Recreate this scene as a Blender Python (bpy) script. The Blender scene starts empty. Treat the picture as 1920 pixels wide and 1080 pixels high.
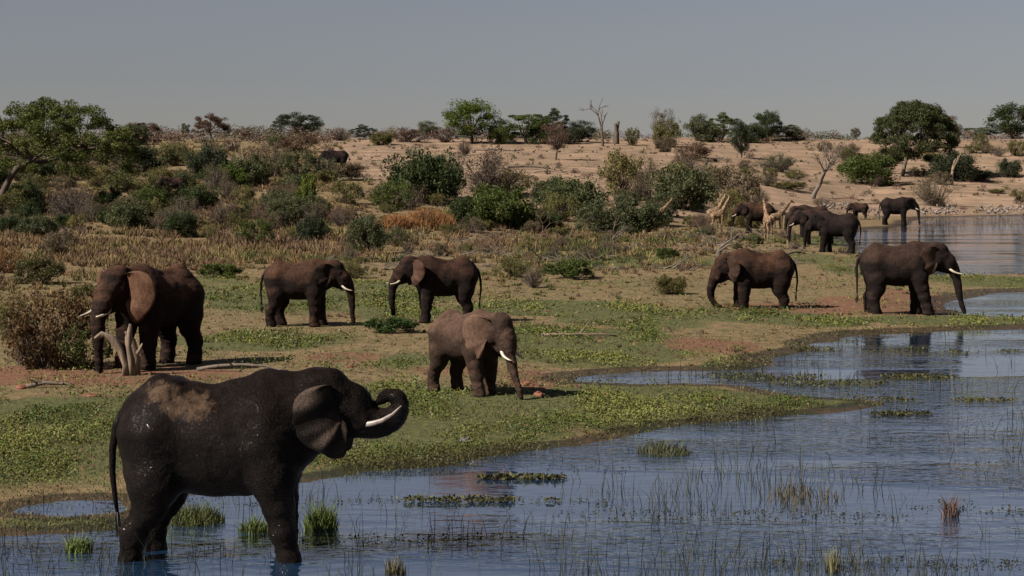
import bpy, math, random
import numpy as np
from math import radians, sin, cos, pi

# ------------------------------------------------------------------ camera, sky, sun, exposure
SC = bpy.context.scene
COL = SC.collection
FPX, CAMH, HOR = 3600.0, 5.8, 320.0          # focal length in photo pixels, eye height above water, horizon row
cam_d = bpy.data.cameras.new('camera')
cam_d.sensor_width = 36.0
cam_d.lens = FPX / 1920 * 36.0
cam_d.shift_y = -(540 - HOR) / 1920
cam_d.clip_start, cam_d.clip_end = 0.5, 9000
cam = bpy.data.objects.new('camera', cam_d)
cam.location = (0, 0, CAMH)
cam.rotation_euler = (radians(90), 0, 0)
COL.objects.link(cam)
SC.camera = cam

SUN_DIR = np.array([-0.68, -0.37, 0.64]); SUN_DIR /= np.linalg.norm(SUN_DIR)   # towards the sun
world = bpy.data.worlds.new('World'); SC.world = world; world.use_nodes = True
wn = world.node_tree; wn.nodes.clear()
sky = wn.nodes.new('ShaderNodeTexSky'); sky.sky_type = 'NISHITA'; sky.sun_disc = False
sky.sun_elevation = math.asin(SUN_DIR[2])
sky.sun_rotation = math.atan2(SUN_DIR[0], SUN_DIR[1])
sky.altitude = 900; sky.air_density = 1.0; sky.dust_density = 0.7; sky.ozone_density = 3.0
hs = wn.nodes.new('ShaderNodeHueSaturation'); hs.inputs['Saturation'].default_value = 0.55
bg = wn.nodes.new('ShaderNodeBackground'); bg.inputs['Strength'].default_value = 0.05
wo = wn.nodes.new('ShaderNodeOutputWorld')
wn.links.new(sky.outputs[0], hs.inputs['Color']); tn = wn.nodes.new('ShaderNodeMix'); tn.data_type = 'RGBA'; tn.blend_type = 'MULTIPLY'; tn.inputs[0].default_value = 1.0
tn.inputs[7].default_value = (.52, .483, .497, 1)
wn.links.new(hs.outputs[0], tn.inputs[6]); wn.links.new(tn.outputs[2], bg.inputs['Color'])
wn.links.new(bg.outputs[0], wo.inputs['Surface'])

sun_d = bpy.data.lights.new('sun', 'SUN'); sun_d.energy = 5.0; sun_d.angle = radians(0.5); sun_d.color = (1.0, 0.93, 0.84)
sun = bpy.data.objects.new('sun', sun_d); COL.objects.link(sun)
from mathutils import Vector, Matrix
sun.rotation_euler = Vector(-SUN_DIR).to_track_quat('-Z', 'Y').to_euler()
sun.location = (-60, 0, 60)

vs = SC.view_settings
vs.view_transform = 'Standard'; vs.look = 'None'; vs.gamma = 1.0; vs.use_curve_mapping = False
vs.exposure = 0.95
SC.cycles.max_bounces = 6

RNG = np.random.default_rng(7)
random.seed(7)

# ------------------------------------------------------------------ helpers
def hexl(r, g, b):
    """sRGB 0..255 -> linear"""
    f = lambda c: (c/255/12.92) if c/255 <= .04045 else ((c/255+.055)/1.055)**2.4
    return (f(r), f(g), f(b))

def np_mesh(name, V, F, smooth=False, cols=None):
    V = np.asarray(V, np.float32); me = bpy.data.meshes.new(name)
    if isinstance(F, np.ndarray):
        n, k = F.shape
        me.vertices.add(len(V)); me.vertices.foreach_set('co', V.ravel())
        me.loops.add(n*k); me.loops.foreach_set('vertex_index', F.astype(np.int32).ravel())
        me.polygons.add(n); me.polygons.foreach_set('loop_start', np.arange(0, n*k, k, dtype=np.int32))
        me.update(calc_edges=True)
    else:
        me.from_pydata(V.tolist(), [], F)
    if smooth: me.polygons.foreach_set('use_smooth', np.ones(len(me.polygons), bool))
    if cols is not None:
        a = me.color_attributes.new('Col', 'FLOAT_COLOR', 'POINT')
        c = np.ones((len(V), 4), np.float32); c[:, :3] = cols
        a.data.foreach_set('color', c.ravel())
    me.update()
    return me

def obj(name, me, mat=None, parent=None, color=None):
    o = bpy.data.objects.new(name, me); COL.objects.link(o)
    if mat is not None and len(me.materials) == 0: me.materials.append(mat)
    if parent is not None: o.parent = parent
    if color is not None: o.color = (*color, 1)
    return o

def empty(name, loc=(0, 0, 0), rz=0.0, scale=1.0):
    o = bpy.data.objects.new(name, None); COL.objects.link(o)
    o.location = loc; o.rotation_euler = (0, 0, rz)
    o.scale = (scale,)*3 if isinstance(scale, (int, float)) else scale
    o.empty_display_size = .2
    return o

def tag(o, label=None, cat=None, group=None, kind=None):
    if label: o['label'] = label
    if cat: o['category'] = cat
    if group: o['group'] = group
    if kind: o['kind'] = kind
    return o

class MB:
    def __init__(s): s.V = []; s.F = []; s.n = 0
    def add(s, V, F):
        s.V.append(np.asarray(V, float)); s.F += [[i+s.n for i in f] for f in F]; s.n += len(V)
    def tube(s, P, R, k=6, cap=True):
        P = np.asarray(P, float); m = len(P)
        R = np.full(m, R) if np.isscalar(R) else np.asarray(R, float)
        T = np.gradient(P, axis=0); T /= np.linalg.norm(T, axis=1)[:, None]+1e-9
        u = np.cross(T[0], [0.13, 0.9, 0.35]); u /= np.linalg.norm(u)+1e-9
        V = []
        for i in range(m):
            u = u - T[i]*u.dot(T[i]); u /= np.linalg.norm(u)+1e-9
            w = np.cross(T[i], u)
            for j in range(k):
                a = 2*pi*j/k; V.append(P[i]+R[i]*(cos(a)*u+sin(a)*w))
        F = [[i*k+j, i*k+(j+1) % k, (i+1)*k+(j+1) % k, (i+1)*k+j] for i in range(m-1) for j in range(k)]
        if cap: F += [list(range(k))[::-1], [(m-1)*k+j for j in range(k)]]
        s.add(V, F)
    def mesh(s, name, smooth=True):
        me = bpy.data.meshes.new(name); me.from_pydata(np.concatenate(s.V).tolist(), [], s.F)
        if smooth: me.polygons.foreach_set('use_smooth', np.ones(len(me.polygons), bool))
        me.update(); return me

_tab = np.random.default_rng(3).random((256, 256))
def vnoise(x, y, s=0):
    x = np.asarray(x, float)+s*17.3; y = np.asarray(y, float)+s*41.7
    xi = np.floor(x).astype(int); yi = np.floor(y).astype(int); fx = x-xi; fy = y-yi
    fx = fx*fx*(3-2*fx); fy = fy*fy*(3-2*fy)
    g = lambda a, b: _tab[a & 255, b & 255]
    return (g(xi, yi)*(1-fx)+g(xi+1, yi)*fx)*(1-fy)+(g(xi, yi+1)*(1-fx)+g(xi+1, yi+1)*fx)*fy
def fbm(x, y, s=0, o=4):
    t = 0; a = .5; n = 0
    for i in range(o):
        t = t+a*vnoise(x*2**i, y*2**i, s+i); n += a; a *= .5
    return t/n
def smooth(a, b, x):
    t = np.clip((x-a)/(b-a), 0, 1); return t*t*(3-2*t)

# ------------------------------------------------------------------ where the water lies (survey of the shoreline)
def flat(px, py):                      # a point of the water level seen in that direction
    Y = FPX*CAMH/(py-HOR); return ((px-960)*Y/FPX, Y)
W_FRONT = [flat(*p) for p in [(0, 1008), (100, 1003), (225, 996), (262, 955), (345, 928), (480, 908), (570, 905), (690, 886),
    (830, 876), (950, 852), (1100, 832), (1250, 803), (1430, 786), (1600, 770), (1690, 759), (1640, 750), (1480, 738), (1400, 724),
    (1280, 719), (1180, 721), (1075, 715), (1090, 706), (1200, 699), (1330, 697), (1440, 690), (1452, 672), (1540, 657), (1545, 644),
    (1615, 629), (1700, 623), (1920, 619), (2600, 610)]] + [(400, 72), (400, -200), (-400, -200), (-400, 26), (-60, 27)]
W_LAGOON = [flat(*p) for p in [(1792, 590), (1772, 578), (1790, 562), (1850, 553), (1920, 547), (2600, 540)]] + [(300, 95), (300, 78)] + [flat(2600, 600), flat(1920, 594)]
W_RIVER = [flat(*p) for p in [(1572, 433), (1600, 446), (1612, 468), (1680, 500), (1780, 517), (1920, 515), (2600, 520)]] + [(400, 110), (500, 245)] + [flat(*p) for p in
    [(2300, 402), (1920, 404), (1730, 408), (1695, 424), (1620, 431)]]
W_PUDDLE = [flat(*p) for p in [(40, 957), (120, 941), (235, 938), (228, 960), (120, 967)]]
POLYS = [np.array(p) for p in (W_FRONT, W_LAGOON, W_RIVER, W_PUDDLE)]

def shore(X, Y):
    """signed distance to the nearest shore, positive on land"""
    X = np.asarray(X, float); Y = np.asarray(Y, float)
    D = np.full(X.shape, 1e9); IN = np.zeros(X.shape, bool)
    for P in POLYS:
        ins = np.zeros(X.shape, bool)
        for (x0, y0), (x1, y1) in zip(P, np.roll(P, -1, 0)):
            dx, dy = x1-x0, y1-y0
            t = np.clip(((X-x0)*dx+(Y-y0)*dy)/(dx*dx+dy*dy+1e-9), 0, 1)
            D = np.minimum(D, np.hypot(X-x0-t*dx, Y-y0-t*dy))
            if y0 != y1:
                c = ((y0 > Y) != (y1 > Y)) & (X < dx*(Y-y0)/(y1-y0)+x0)
                ins ^= c
        IN |= ins
    D = np.where(IN, -D, D)
    return D + (fbm(X*.55, Y*.35, 5)-.5)*np.clip(Y/45, .5, 3.0)*.9

def terrain(X, Y, sd=None):
    X = np.asarray(X, float); Y = np.asarray(Y, float)
    if sd is None: sd = shore(X, Y)
    low = np.where(sd > 0, .30*(1-np.exp(-np.maximum(sd, 0)/4.5))+.07*(fbm(X*.5, Y*.4, 9)-.5)*np.clip(sd, 0, 1),
                   -.40*(1-np.exp(np.minimum(sd, 0)/1.6)))
    br = X/np.maximum(Y, 40)*FPX+960
    foot = np.interp(br, [-400, 0, 600, 1000, 1300, 1480, 1620, 1920], [118, 120, 128, 150, 185, 232, 262, 266])
    foot = foot+10*(fbm(X*.03, Y*.03, 2)-.5)
    t = np.clip((Y-foot)/(415-foot), 0, 1)
    rise = 12.3*(t*.55+.45*t*t*(3-2*t))*smooth(0, .08, t)+smooth(0, .15, t)*(fbm(X*.055, Y*.055, 21)-.5)*1.6
    rise = rise+np.clip((Y-415)/900, 0, 1.0)*2.0*smooth(.9, 1, t)
    return low+rise

def ray_hit(px, py, fallback=425.0):
    Ys = np.concatenate([np.arange(16, 120, .25), np.arange(120, 520, .6)])
    Xs = (px-960)/FPX*Ys; Zr = CAMH-(py-HOR)/FPX*Ys
    d = Zr-terrain(Xs, Ys)
    i = np.argmax(d < 0)
    Y = fallback if d.min() >= 0 else Ys[i]-(Ys[i]-Ys[i-1])*(-d[i])/(d[i-1]-d[i]+1e-9)
    X = (px-960)/FPX*Y
    return np.array([X, Y, float(terrain(np.array([X]), np.array([Y]))[0])])

# what grows or lies where (centres and half-sizes on the ground plane)
def patches(X, Y, L):
    w = np.zeros(X.shape)
    for (cx, cy, rx, ry, a) in L:
        x0, y0 = flat(cx, cy); rxw = rx*y0/FPX; ryw = ry*y0*y0/(FPX*CAMH)
        r = np.hypot((X-x0)/rxw, (Y-y0)/ryw)
        w = np.maximum(w, a*(1-smooth(.55, 1.25, r)))
    return w
GREEN = [(100, 830, 420, 85, 1), (-300, 860, 500, 110, 1), (700, 800, 420, 90, 1), (1150, 765, 420, 48, 1), (1480, 757, 190, 14, .9), (480, 655, 190, 22, .95), (800, 690, 120, 20, .8),
         (1080, 655, 260, 38, 1), (750, 600, 100, 18, .9), (620, 565, 300, 40, .75), (1040, 590, 220, 18, .95), (1180, 610, 160, 25, .9), (1420, 600, 160, 18, 1), (1520, 612, 120, 9, .9),
         (1780, 607, 220, 9, 1), (1180, 545, 260, 14, .45), (1100, 500, 170, 18, .8), (1640, 515, 120, 16, .75), (1850, 533, 140, 12, .8), (1250, 500, 200, 15, .6), (1500, 490, 160, 15, .6), (380, 545, 120, 25, .6),
         (140, 985, 200, 14, .8), (1380, 690, 90, 8, .8), (1500, 668, 60, 5, .9), (1280, 450, 90, 12, .6), (1530, 455, 130, 12, .7)]
RED = [(160, 722, 330, 24, 1), (-250, 730, 300, 25, 1), (640, 685, 90, 12, .7), (1000, 720, 55, 24, 1), (1560, 588, 260, 13, .9), (1330, 655, 110, 14, .9), (1650, 575, 140, 16, .8),
       (860, 705, 120, 14, .6), (580, 640, 130, 10, .35), (1100, 626, 90, 6, .5), (1700, 560, 90, 18, .6), (1590, 420, 130, 6, .4)]
def weights(X, Y, sd):
    n = fbm(X*.35, Y*.25, 31)
    g = patches(X, Y, GREEN); r = patches(X, Y, RED)
    g = g*(1-.8*r)
    near = 1-smooth(92, 130, Y)
    g = np.clip(np.maximum(g, .38*near), 0, 1)
    br = X/np.maximum(Y, 40)*FPX+960
    sand_start = np.interp(br, [0, 500, 700, 1000, 1300, 1500], [600, 420, 215, 170, 190, 225])
    s = smooth(-10, 30, Y-sand_start-25*(n-.5))
    s = s*(1-.9*smooth(408, 425, Y))
    return g, r, s

# ------------------------------------------------------------------ material kit
class NT:
    def __init__(s, name):
        s.m = bpy.data.materials.new(name); s.m.use_nodes = True; s.t = s.m.node_tree; s.t.nodes.clear()
        s.out = s.n('ShaderNodeOutputMaterial'); s.p = s.n('ShaderNodeBsdfPrincipled')
        s.l(s.p.outputs[0], s.out.inputs['Surface'])
    def n(s, typ, **kw):
        x = s.t.nodes.new(typ)
        for k, v in kw.items(): setattr(x, k, v)
        return x
    def l(s, a, b): s.t.links.new(a, b)
    def coord(s, out='Object', scale=(1, 1, 1)):
        c = s.n('ShaderNodeTexCoord'); m = s.n('ShaderNodeMapping'); m.inputs['Scale'].default_value = scale
        s.l(c.outputs[out], m.inputs['Vector']); return m.outputs[0]
    def pos(s, scale=(1, 1, 1)):
        c = s.n('ShaderNodeNewGeometry'); m = s.n('ShaderNodeMapping'); m.inputs['Scale'].default_value = scale
        s.l(c.outputs['Position'], m.inputs['Vector']); return m.outputs[0]
    def noise(s, vec, scale, detail=4, rough=.55):
        x = s.n('ShaderNodeTexNoise'); x.inputs['Scale'].default_value = scale; x.inputs['Detail'].default_value = detail
        x.inputs['Roughness'].default_value = rough
        s.l(vec, x.inputs['Vector']); return x.outputs['Fac']
    def ramp(s, fac, stops):
        x = s.n('ShaderNodeValToRGB'); e = x.color_ramp.elements
        while len(e) < len(stops): e.new(.5)
        for i, (p, c) in enumerate(stops):
            e[i].position = p; e[i].color = (*c, 1) if len(c) == 3 else c
        s.l(fac, x.inputs[0]); return x.outputs[0]
    def math(s, op, a, b=None, clamp=False):
        x = s.n('ShaderNodeMath', operation=op); x.use_clamp = clamp
        for i, v in enumerate((a, b)):
            if v is None: continue
            if hasattr(v, 'default_value') or hasattr(v, 'links'): s.l(v, x.inputs[i])
            else: x.inputs[i].default_value = v
        return x.outputs[0]
    def mix(s, fac, a, b, typ='MIX'):
        x = s.n('ShaderNodeMix', data_type='RGBA', blend_type=typ)
        for i, v in ((0, fac), (6, a), (7, b)):
            if hasattr(v, 'links'): s.l(v, x.inputs[i])
            else: x.inputs[i].default_value = v if not isinstance(v, tuple) else (*v, 1) if len(v) == 3 else v
        return x.outputs[2]
    def bump(s, h, strength=.3, dist=.05, normal=None):
        b = s.n('ShaderNodeBump'); b.inputs['Strength'].default_value = strength; b.inputs['Distance'].default_value = dist
        s.l(h, b.inputs['Height'])
        if normal is not None: s.l(normal, b.inputs['Normal'])
        return b.outputs[0]
    def setp(s, **kw):
        for k, v in kw.items():
            k = k.replace('_', ' ')
            if hasattr(v, 'links'): s.l(v, s.p.inputs[k])
            else: s.p.inputs[k].default_value = (*v, 1) if isinstance(v, tuple) and len(v) == 3 else v
        return s.m

def mat_ground():
    k = NT('bank_soil'); a = k.n('ShaderNodeVertexColor'); a.layer_name = 'Col'
    sp = k.n('ShaderNodeSeparateColor'); k.l(a.outputs['Color'], sp.inputs[0])
    P = k.pos((1, .8, 1))
    n1 = k.noise(P, .9, 6, .62); n2 = k.noise(P, 6, 5, .6); n3 = k.noise(P, .18, 4); n4 = k.noise(P, 24, 3, .6)
    dry = k.ramp(n2, [(.25, (.088, .054, .024)), (.5, (.185, .118, .054)), (.75, (.28, .19, .098))])
    tan = k.ramp(n1, [(.3, (.10, .075, .032)), (.7, (.24, .17, .09))])
    dry = k.mix(.5, dry, tan)
    dry = k.mix(k.ramp(k.noise(P, 2.6, 6, .75), [(.42, (.8,)*3), (.55, (0, 0, 0))]), dry, (.066, .050, .017))
    grn = k.ramp(n2, [(.25, (.026, .027, .008)), (.5, (.062, .066, .018)), (.78, (.135, .118, .042))])
    red = k.ramp(n2, [(.25, (.065, .029, .015)), (.55, (.155, .070, .038)), (.8, (.25, .14, .08))])
    snd = k.ramp(n1, [(.25, (.19, .122, .080)), (.5, (.265, .178, .118)), (.78, (.35, .25, .175))])
    snd = k.mix(k.ramp(n4, [(.35, (.5, .5, .5)), (.62, (0, 0, 0))]), snd, (.19, .11, .06))
    n5 = k.noise(k.pos((.10, .22, .3)), 1.0, 5, .65)
    snd = k.mix(k.ramp(n5, [(.44, (.8,)*3), (.60, (0, 0, 0))]), snd, (.135, .092, .055))
    def f(ch, amp=1.1, lo=.38, hi=.62):
        v = k.math('ADD', ch, k.math('MULTIPLY', k.math('SUBTRACT', k.math('ADD', k.math('MULTIPLY', n1, .6), k.math('MULTIPLY', n2, .4)), .5), amp))
        r = k.n('ShaderNodeMapRange', interpolation_type='SMOOTHSTEP'); r.inputs[1].default_value = lo; r.inputs[2].default_value = hi
        k.l(v, r.inputs[0]); return r.outputs[0]
    c = k.mix(f(sp.outputs[2], .6), dry, snd)
    c = k.mix(f(sp.outputs[1], .9), c, red)
    c = k.mix(f(sp.outputs[0], 1.8), c, grn)
    wa = k.n('ShaderNodeAttribute'); wa.attribute_name = 'wet'
    wet = f(wa.outputs['Fac'], .7)
    c = k.mix(wet, c, k.mix(1.0, c, (.36, .33, .30), 'MULTIPLY'))
    ro = k.math('SUBTRACT', .95, k.math('MULTIPLY', wet, .5))
    hb = k.math('ADD', k.math('MULTIPLY', n2, .6), k.math('MULTIPLY', n4, .4))
    return k.setp(Base_Color=c, Roughness=ro, Normal=k.bump(hb, .9, .12), Specular_IOR_Level=.3)

RINGS = []
def mat_water():
    k = NT('river_water')
    w1 = k.noise(k.pos((1.5, 2.9, 1)), 1.0, 2, .5); w2 = k.noise(k.pos((3.2, 6.0, 1)), 1.0, 2, .5)
    patch = k.noise(k.pos((.05, .16, 1)), 1.0, 4, .55)
    ruf = k.n('ShaderNodeMapRange', interpolation_type='SMOOTHSTEP'); ruf.inputs[1].default_value = .43; ruf.inputs[2].default_value = .60
    ruf.inputs[3].default_value = .10; ruf.inputs[4].default_value = 1.0; k.l(patch, ruf.inputs[0])
    h = k.math('ADD', k.math('MULTIPLY', w1, .65), k.math('MULTIPLY', w2, .35))
    h = k.math('MULTIPLY', h, ruf.outputs[0])
    g = k.n('ShaderNodeNewGeometry')
    for (cx, cy) in [flat(275, 1030), flat(540, 1042)]:        # rings around the wading legs
        d = k.n('ShaderNodeVectorMath', operation='DISTANCE'); d.inputs[1].default_value = (cx, cy, 0); k.l(g.outputs['Position'], d.inputs[0])
        e = k.math('MULTIPLY', k.math('SINE', k.math('MULTIPLY', d.outputs['Value'], 17.0)), k.math('MULTIPLY', k.math('POWER', 2.718, k.math('MULTIPLY', d.outputs['Value'], -1.1)), .06))
        h = k.math('ADD', h, e)
    b = k.n('ShaderNodeBump'); b.inputs['Distance'].default_value = .10; b.inputs['Strength'].default_value = 1.0; k.l(h, b.inputs['Height'])
    return k.setp(Base_Color=(.010, .030, .068), Roughness=.04, IOR=2.6, Normal=b.outputs[0], Coat_Weight=1.0, Coat_Roughness=.03, Coat_IOR=4.0, Coat_Normal=b.outputs[0])

def mat_vcol(name, rough=.75, var=.5, scale=3.0, trans=0.0):
    k = NT(name); a = k.n('ShaderNodeVertexColor'); a.layer_name = 'Col'
    n = k.noise(k.pos(), scale, 3)
    c = k.mix(1.0, a.outputs['Color'], k.ramp(n, [(.3, (1-var,)*3), (.7, (1+var*.5,)*3)]), 'MULTIPLY')
    return k.setp(Base_Color=c, Roughness=rough, Specular_IOR_Level=.2)

def mat_foliage():
    k = NT('leaf_green'); oi = k.n('ShaderNodeObjectInfo')
    n = k.noise(k.pos(), .9, 4, .6); n2 = k.noise(k.pos(), 9, 2)
    c = k.mix(1.0, oi.outputs['Color'], k.ramp(n, [(.3, (.5, .55, .5)), (.7, (1.5, 1.4, 1.2))]), 'MULTIPLY')
    c = k.mix(1.0, c, k.ramp(n2, [(.3, (.7, .7, .7)), (.7, (1.3, 1.3, 1.25))]), 'MULTIPLY')
    k.setp(Base_Color=c, Roughness=.7, Specular_IOR_Level=.25)
    tr = k.n('ShaderNodeBsdfTranslucent'); k.l(c, tr.inputs['Color']); mx = k.n('ShaderNodeMixShader'); mx.inputs[0].default_value = .28
    k.l(k.p.outputs[0], mx.inputs[1]); k.l(tr.outputs[0], mx.inputs[2]); k.l(mx.outputs[0], k.out.inputs['Surface'])
    return k.m

def mat_wood(name, c0, c1):
    k = NT(name); n = k.noise(k.coord('Object', (3, 3, .6)), 4, 5, .65)
    c = k.ramp(n, [(.28, c0), (.72, c1)])
    return k.setp(Base_Color=c, Roughness=.85, Normal=k.bump(n, .6, .03))

def mat_skin(name, dark, dust_lit, wet=0.0, patch=False, bias=0.0):
    """elephant hide: wrinkled, dusty on top, with lit back and shaded belly painted into that tone; wet hide is darker and shines"""
    k = NT(name); O = k.coord('Object')
    n1 = k.noise(O, 1.6, 5, .6); n2 = k.noise(k.coord('Object', (1, 1, .55)), 9, 5, .65); n3 = k.noise(O, 60 if patch else 38, 3, .6)
    v = k.n('ShaderNodeTexVoronoi', feature='DISTANCE_TO_EDGE'); v.inputs['Scale'].default_value = 17
    wv = k.n('ShaderNodeVectorMath', operation='ADD'); nz = k.n('ShaderNodeTexNoise'); nz.inputs['Scale'].default_value = 5
    k.l(O, nz.inputs['Vector']); k.l(O, wv.inputs[0])
    sc_ = k.n('ShaderNodeVectorMath', operation='SCALE'); sc_.inputs['Scale'].default_value = .25; k.l(nz.outputs['Color'], sc_.inputs[0])
    k.l(sc_.outputs[0], wv.inputs[1]); k.l(wv.outputs[0], v.inputs['Vector'])
    crk = k.ramp(v.outputs['Distance'], [(0, (0, 0, 0)), (.09, (1, 1, 1))])
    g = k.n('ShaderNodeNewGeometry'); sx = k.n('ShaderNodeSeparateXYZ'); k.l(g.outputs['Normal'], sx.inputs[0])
    up = k.math('ADD', k.math('ADD', k.math('MULTIPLY', sx.outputs['Z'], .5), bias), k.math('MULTIPLY', k.math('SUBTRACT', n1, .5), 1.3))  # dusty upward faces; the same split paints a lit back and shaded belly
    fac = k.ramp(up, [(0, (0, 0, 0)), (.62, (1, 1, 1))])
    c = k.mix(fac, dark, dust_lit)
    c = k.mix(1.0, c, k.ramp(n2, [(.3, (.68, .68, .68)), (.7, (1.28, 1.25, 1.2))]), 'MULTIPLY')
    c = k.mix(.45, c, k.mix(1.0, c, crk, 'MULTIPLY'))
    rough = .82
    if patch:      # dried mud left on the spine
        so = k.n('ShaderNodeSeparateXYZ'); k.l(O, so.inputs[0])
        def blob(x, z, rx, rz):
            a = k.math('POWER', k.math('DIVIDE', k.math('SUBTRACT', so.outputs['X'], x), rx), 2)
            b = k.math('POWER', k.math('DIVIDE', k.math('SUBTRACT', so.outputs['Z'], z), rz), 2)
            return k.math('SUBTRACT', 1.0, k.math('ADD', a, b))
        bl = k.math('MAXIMUM', blob(-.35, 2.55, .42, .2), blob(-.78, 2.74, .3, .16))
        bl = k.math('ADD', bl, k.math('MULTIPLY', k.math('SUBTRACT', n2, .5), 3.4))
        pm = k.ramp(bl, [(.0, (0, 0, 0)), (.9, (1, 1, 1))])
        c = k.mix(k.math('MULTIPLY', pm, .7), c, (.095, .060, .038))
        rr = k.math('ADD', k.ramp(n1, [(.35, (.45,)*3), (.65, (.65,)*3)]), k.math('MULTIPLY', pm, .4)); rough = rr
    elif wet: rough = .45
    h = k.math('ADD', k.math('ADD', k.math('MULTIPLY', crk, .3), k.math('MULTIPLY', n2, .8)), k.math('MULTIPLY', n3, .6 if patch else .45))
    if patch:
        g2 = k.noise(O, 24, 2, .5)
        cw = k.math('MULTIPLY', k.ramp(n1, [(.47, (0, 0, 0)), (.60, (1, 1, 1))]), .28)
        k.setp(Coat_Weight=cw, Coat_Roughness=.07, Coat_Normal=k.bump(g2, 1.0, .035), Coat_IOR=1.4)
    return k.setp(Base_Color=c, Roughness=rough, Normal=k.bump(h, .8, .03), Specular_IOR_Level=.05 if patch else .10)

def mat_plain(name, c, rough=.6, n_scale=6, var=.25):
    k = NT(name); n = k.noise(k.coord('Object'), n_scale, 4)
    cc = k.ramp(n, [(.3, tuple(x*(1-var) for x in c)), (.7, tuple(min(1, x*(1+var)) for x in c))])
    return k.setp(Base_Color=cc, Roughness=rough)

def mat_giraffe():
    k = NT('giraffe_coat'); v = k.n('ShaderNodeTexVoronoi', feature='DISTANCE_TO_EDGE'); v.inputs['Scale'].default_value = 3.6
    k.l(k.coord('Object'), v.inputs['Vector'])
    c = k.ramp(v.outputs['Distance'], [(.05, (.25, .165, .09)), (.12, (.065, .028, .012))])
    return k.setp(Base_Color=c, Roughness=.8)

M = dict(ground=mat_ground(), water=mat_water(), leaf=mat_foliage(),
         herb=mat_vcol('herb_leaves', .55, .35), grass=mat_vcol('dry_grass_blades', .85, .3), reed=mat_vcol('reed_blades', .6, .3),
         bark=mat_wood('bark', (.03, .02, .014), (.09, .058, .04)), bleached=mat_wood('bleached_wood', (.075, .052, .034), (.20, .142, .098)),
         greywood=mat_wood('grey_wood', (.045, .035, .027), (.145, .11, .082)), redwood=mat_wood('red_brown_twigs', (.06, .03, .02), (.14, .075, .05)),
         ivory=mat_plain('ivory', (.42, .36, .27), .35), tusk_dirty=mat_plain('stained_ivory', (.22, .18, .15), .4, 14, .4),
         eye=mat_plain('eye_black', (.012, .009, .008), .15), hairs=mat_plain('tail_hair', (.012, .01, .009), .7),
         giraffe=mat_giraffe(), mud=mat_plain('red_mud', (.15, .048, .026), .8, 9, .4), stone=mat_plain('dark_stone', (.07, .06, .055), .8),
         bird=mat_plain('pale_plumage', (.16, .13, .11), .8), bird_dark=mat_plain('dark_plumage', (.05, .04, .035), .8))

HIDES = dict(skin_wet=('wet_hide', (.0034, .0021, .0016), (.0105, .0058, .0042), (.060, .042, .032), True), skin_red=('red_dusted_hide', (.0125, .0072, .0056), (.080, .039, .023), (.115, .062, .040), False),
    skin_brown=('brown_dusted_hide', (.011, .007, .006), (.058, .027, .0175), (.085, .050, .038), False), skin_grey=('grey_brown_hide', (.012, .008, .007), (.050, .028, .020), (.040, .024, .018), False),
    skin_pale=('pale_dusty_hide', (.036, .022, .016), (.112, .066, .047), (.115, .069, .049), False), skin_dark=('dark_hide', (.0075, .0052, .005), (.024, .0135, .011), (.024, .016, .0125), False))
for key, (nm, dk, du, ear_lit, wt) in HIDES.items():
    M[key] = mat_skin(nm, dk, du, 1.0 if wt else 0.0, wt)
    M[key+'_ear'] = mat_skin(nm+'_ear', dk if wt else du, ear_lit, 0.0, False, .02 if wt else .35)  # ears made dustier and paler, painting sunlight onto them

# ------------------------------------------------------------------ the setting: ground and water
def axis(parts):
    out = []
    for a, b, n, g in parts:          # from a to b in n steps, growth g
        t = np.linspace(0, 1, n, endpoint=False); out.append(a+(b-a)*(t if g == 1 else (g**t-1)/(g-1)))
    return np.concatenate(out)
gx = axis([(-3000, -120, 14, .02), (-120, -34, 60, .3), (-34, 34, 200, 1), (34, 120, 90, 2.4), (120, 3000, 15, 60)])
gx = np.append(gx, 3000.)
gy = axis([(-150, 14, 12, .1), (14, 62, 170, 1), (62, 130, 130, 2.2), (130, 430, 190, 2.4), (430, 4500, 30, 60)])
gy = np.append(gy, 4500.)
GX, GY = np.meshgrid(gx, gy)
SD = shore(GX, GY); GZ = terrain(GX, GY, SD)
wg, wr, wsn = weights(GX, GY, SD)
nx, ny = len(gx), len(gy)
ii = (np.arange(ny-1)[:, None]*nx+np.arange(nx-1)[None]).ravel()
me = np_mesh('ground', np.stack([GX, GY, GZ], -1).reshape(-1, 3), np.stack([ii, ii+1, ii+1+nx, ii+nx], 1), True,
             np.stack([wg, wr, wsn], -1).reshape(-1, 3))
at = me.attributes.new('wet', 'FLOAT', 'POINT')
at.data.foreach_set('value', (1-smooth(.1, 1.6, SD/np.clip(GY/45, .8, 2.0))).astype(np.float32).ravel())
tag(obj('ground', me, M['ground']), kind='structure')
wx = [-3000, 3000]
me = np_mesh('water', [(-3000, -150, 0), (3000, -150, 0), (3000, 330, 0), (-3000, 330, 0)], np.array([[0, 1, 2, 3]]))
tag(obj('water', me, M['water']), kind='structure')

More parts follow.
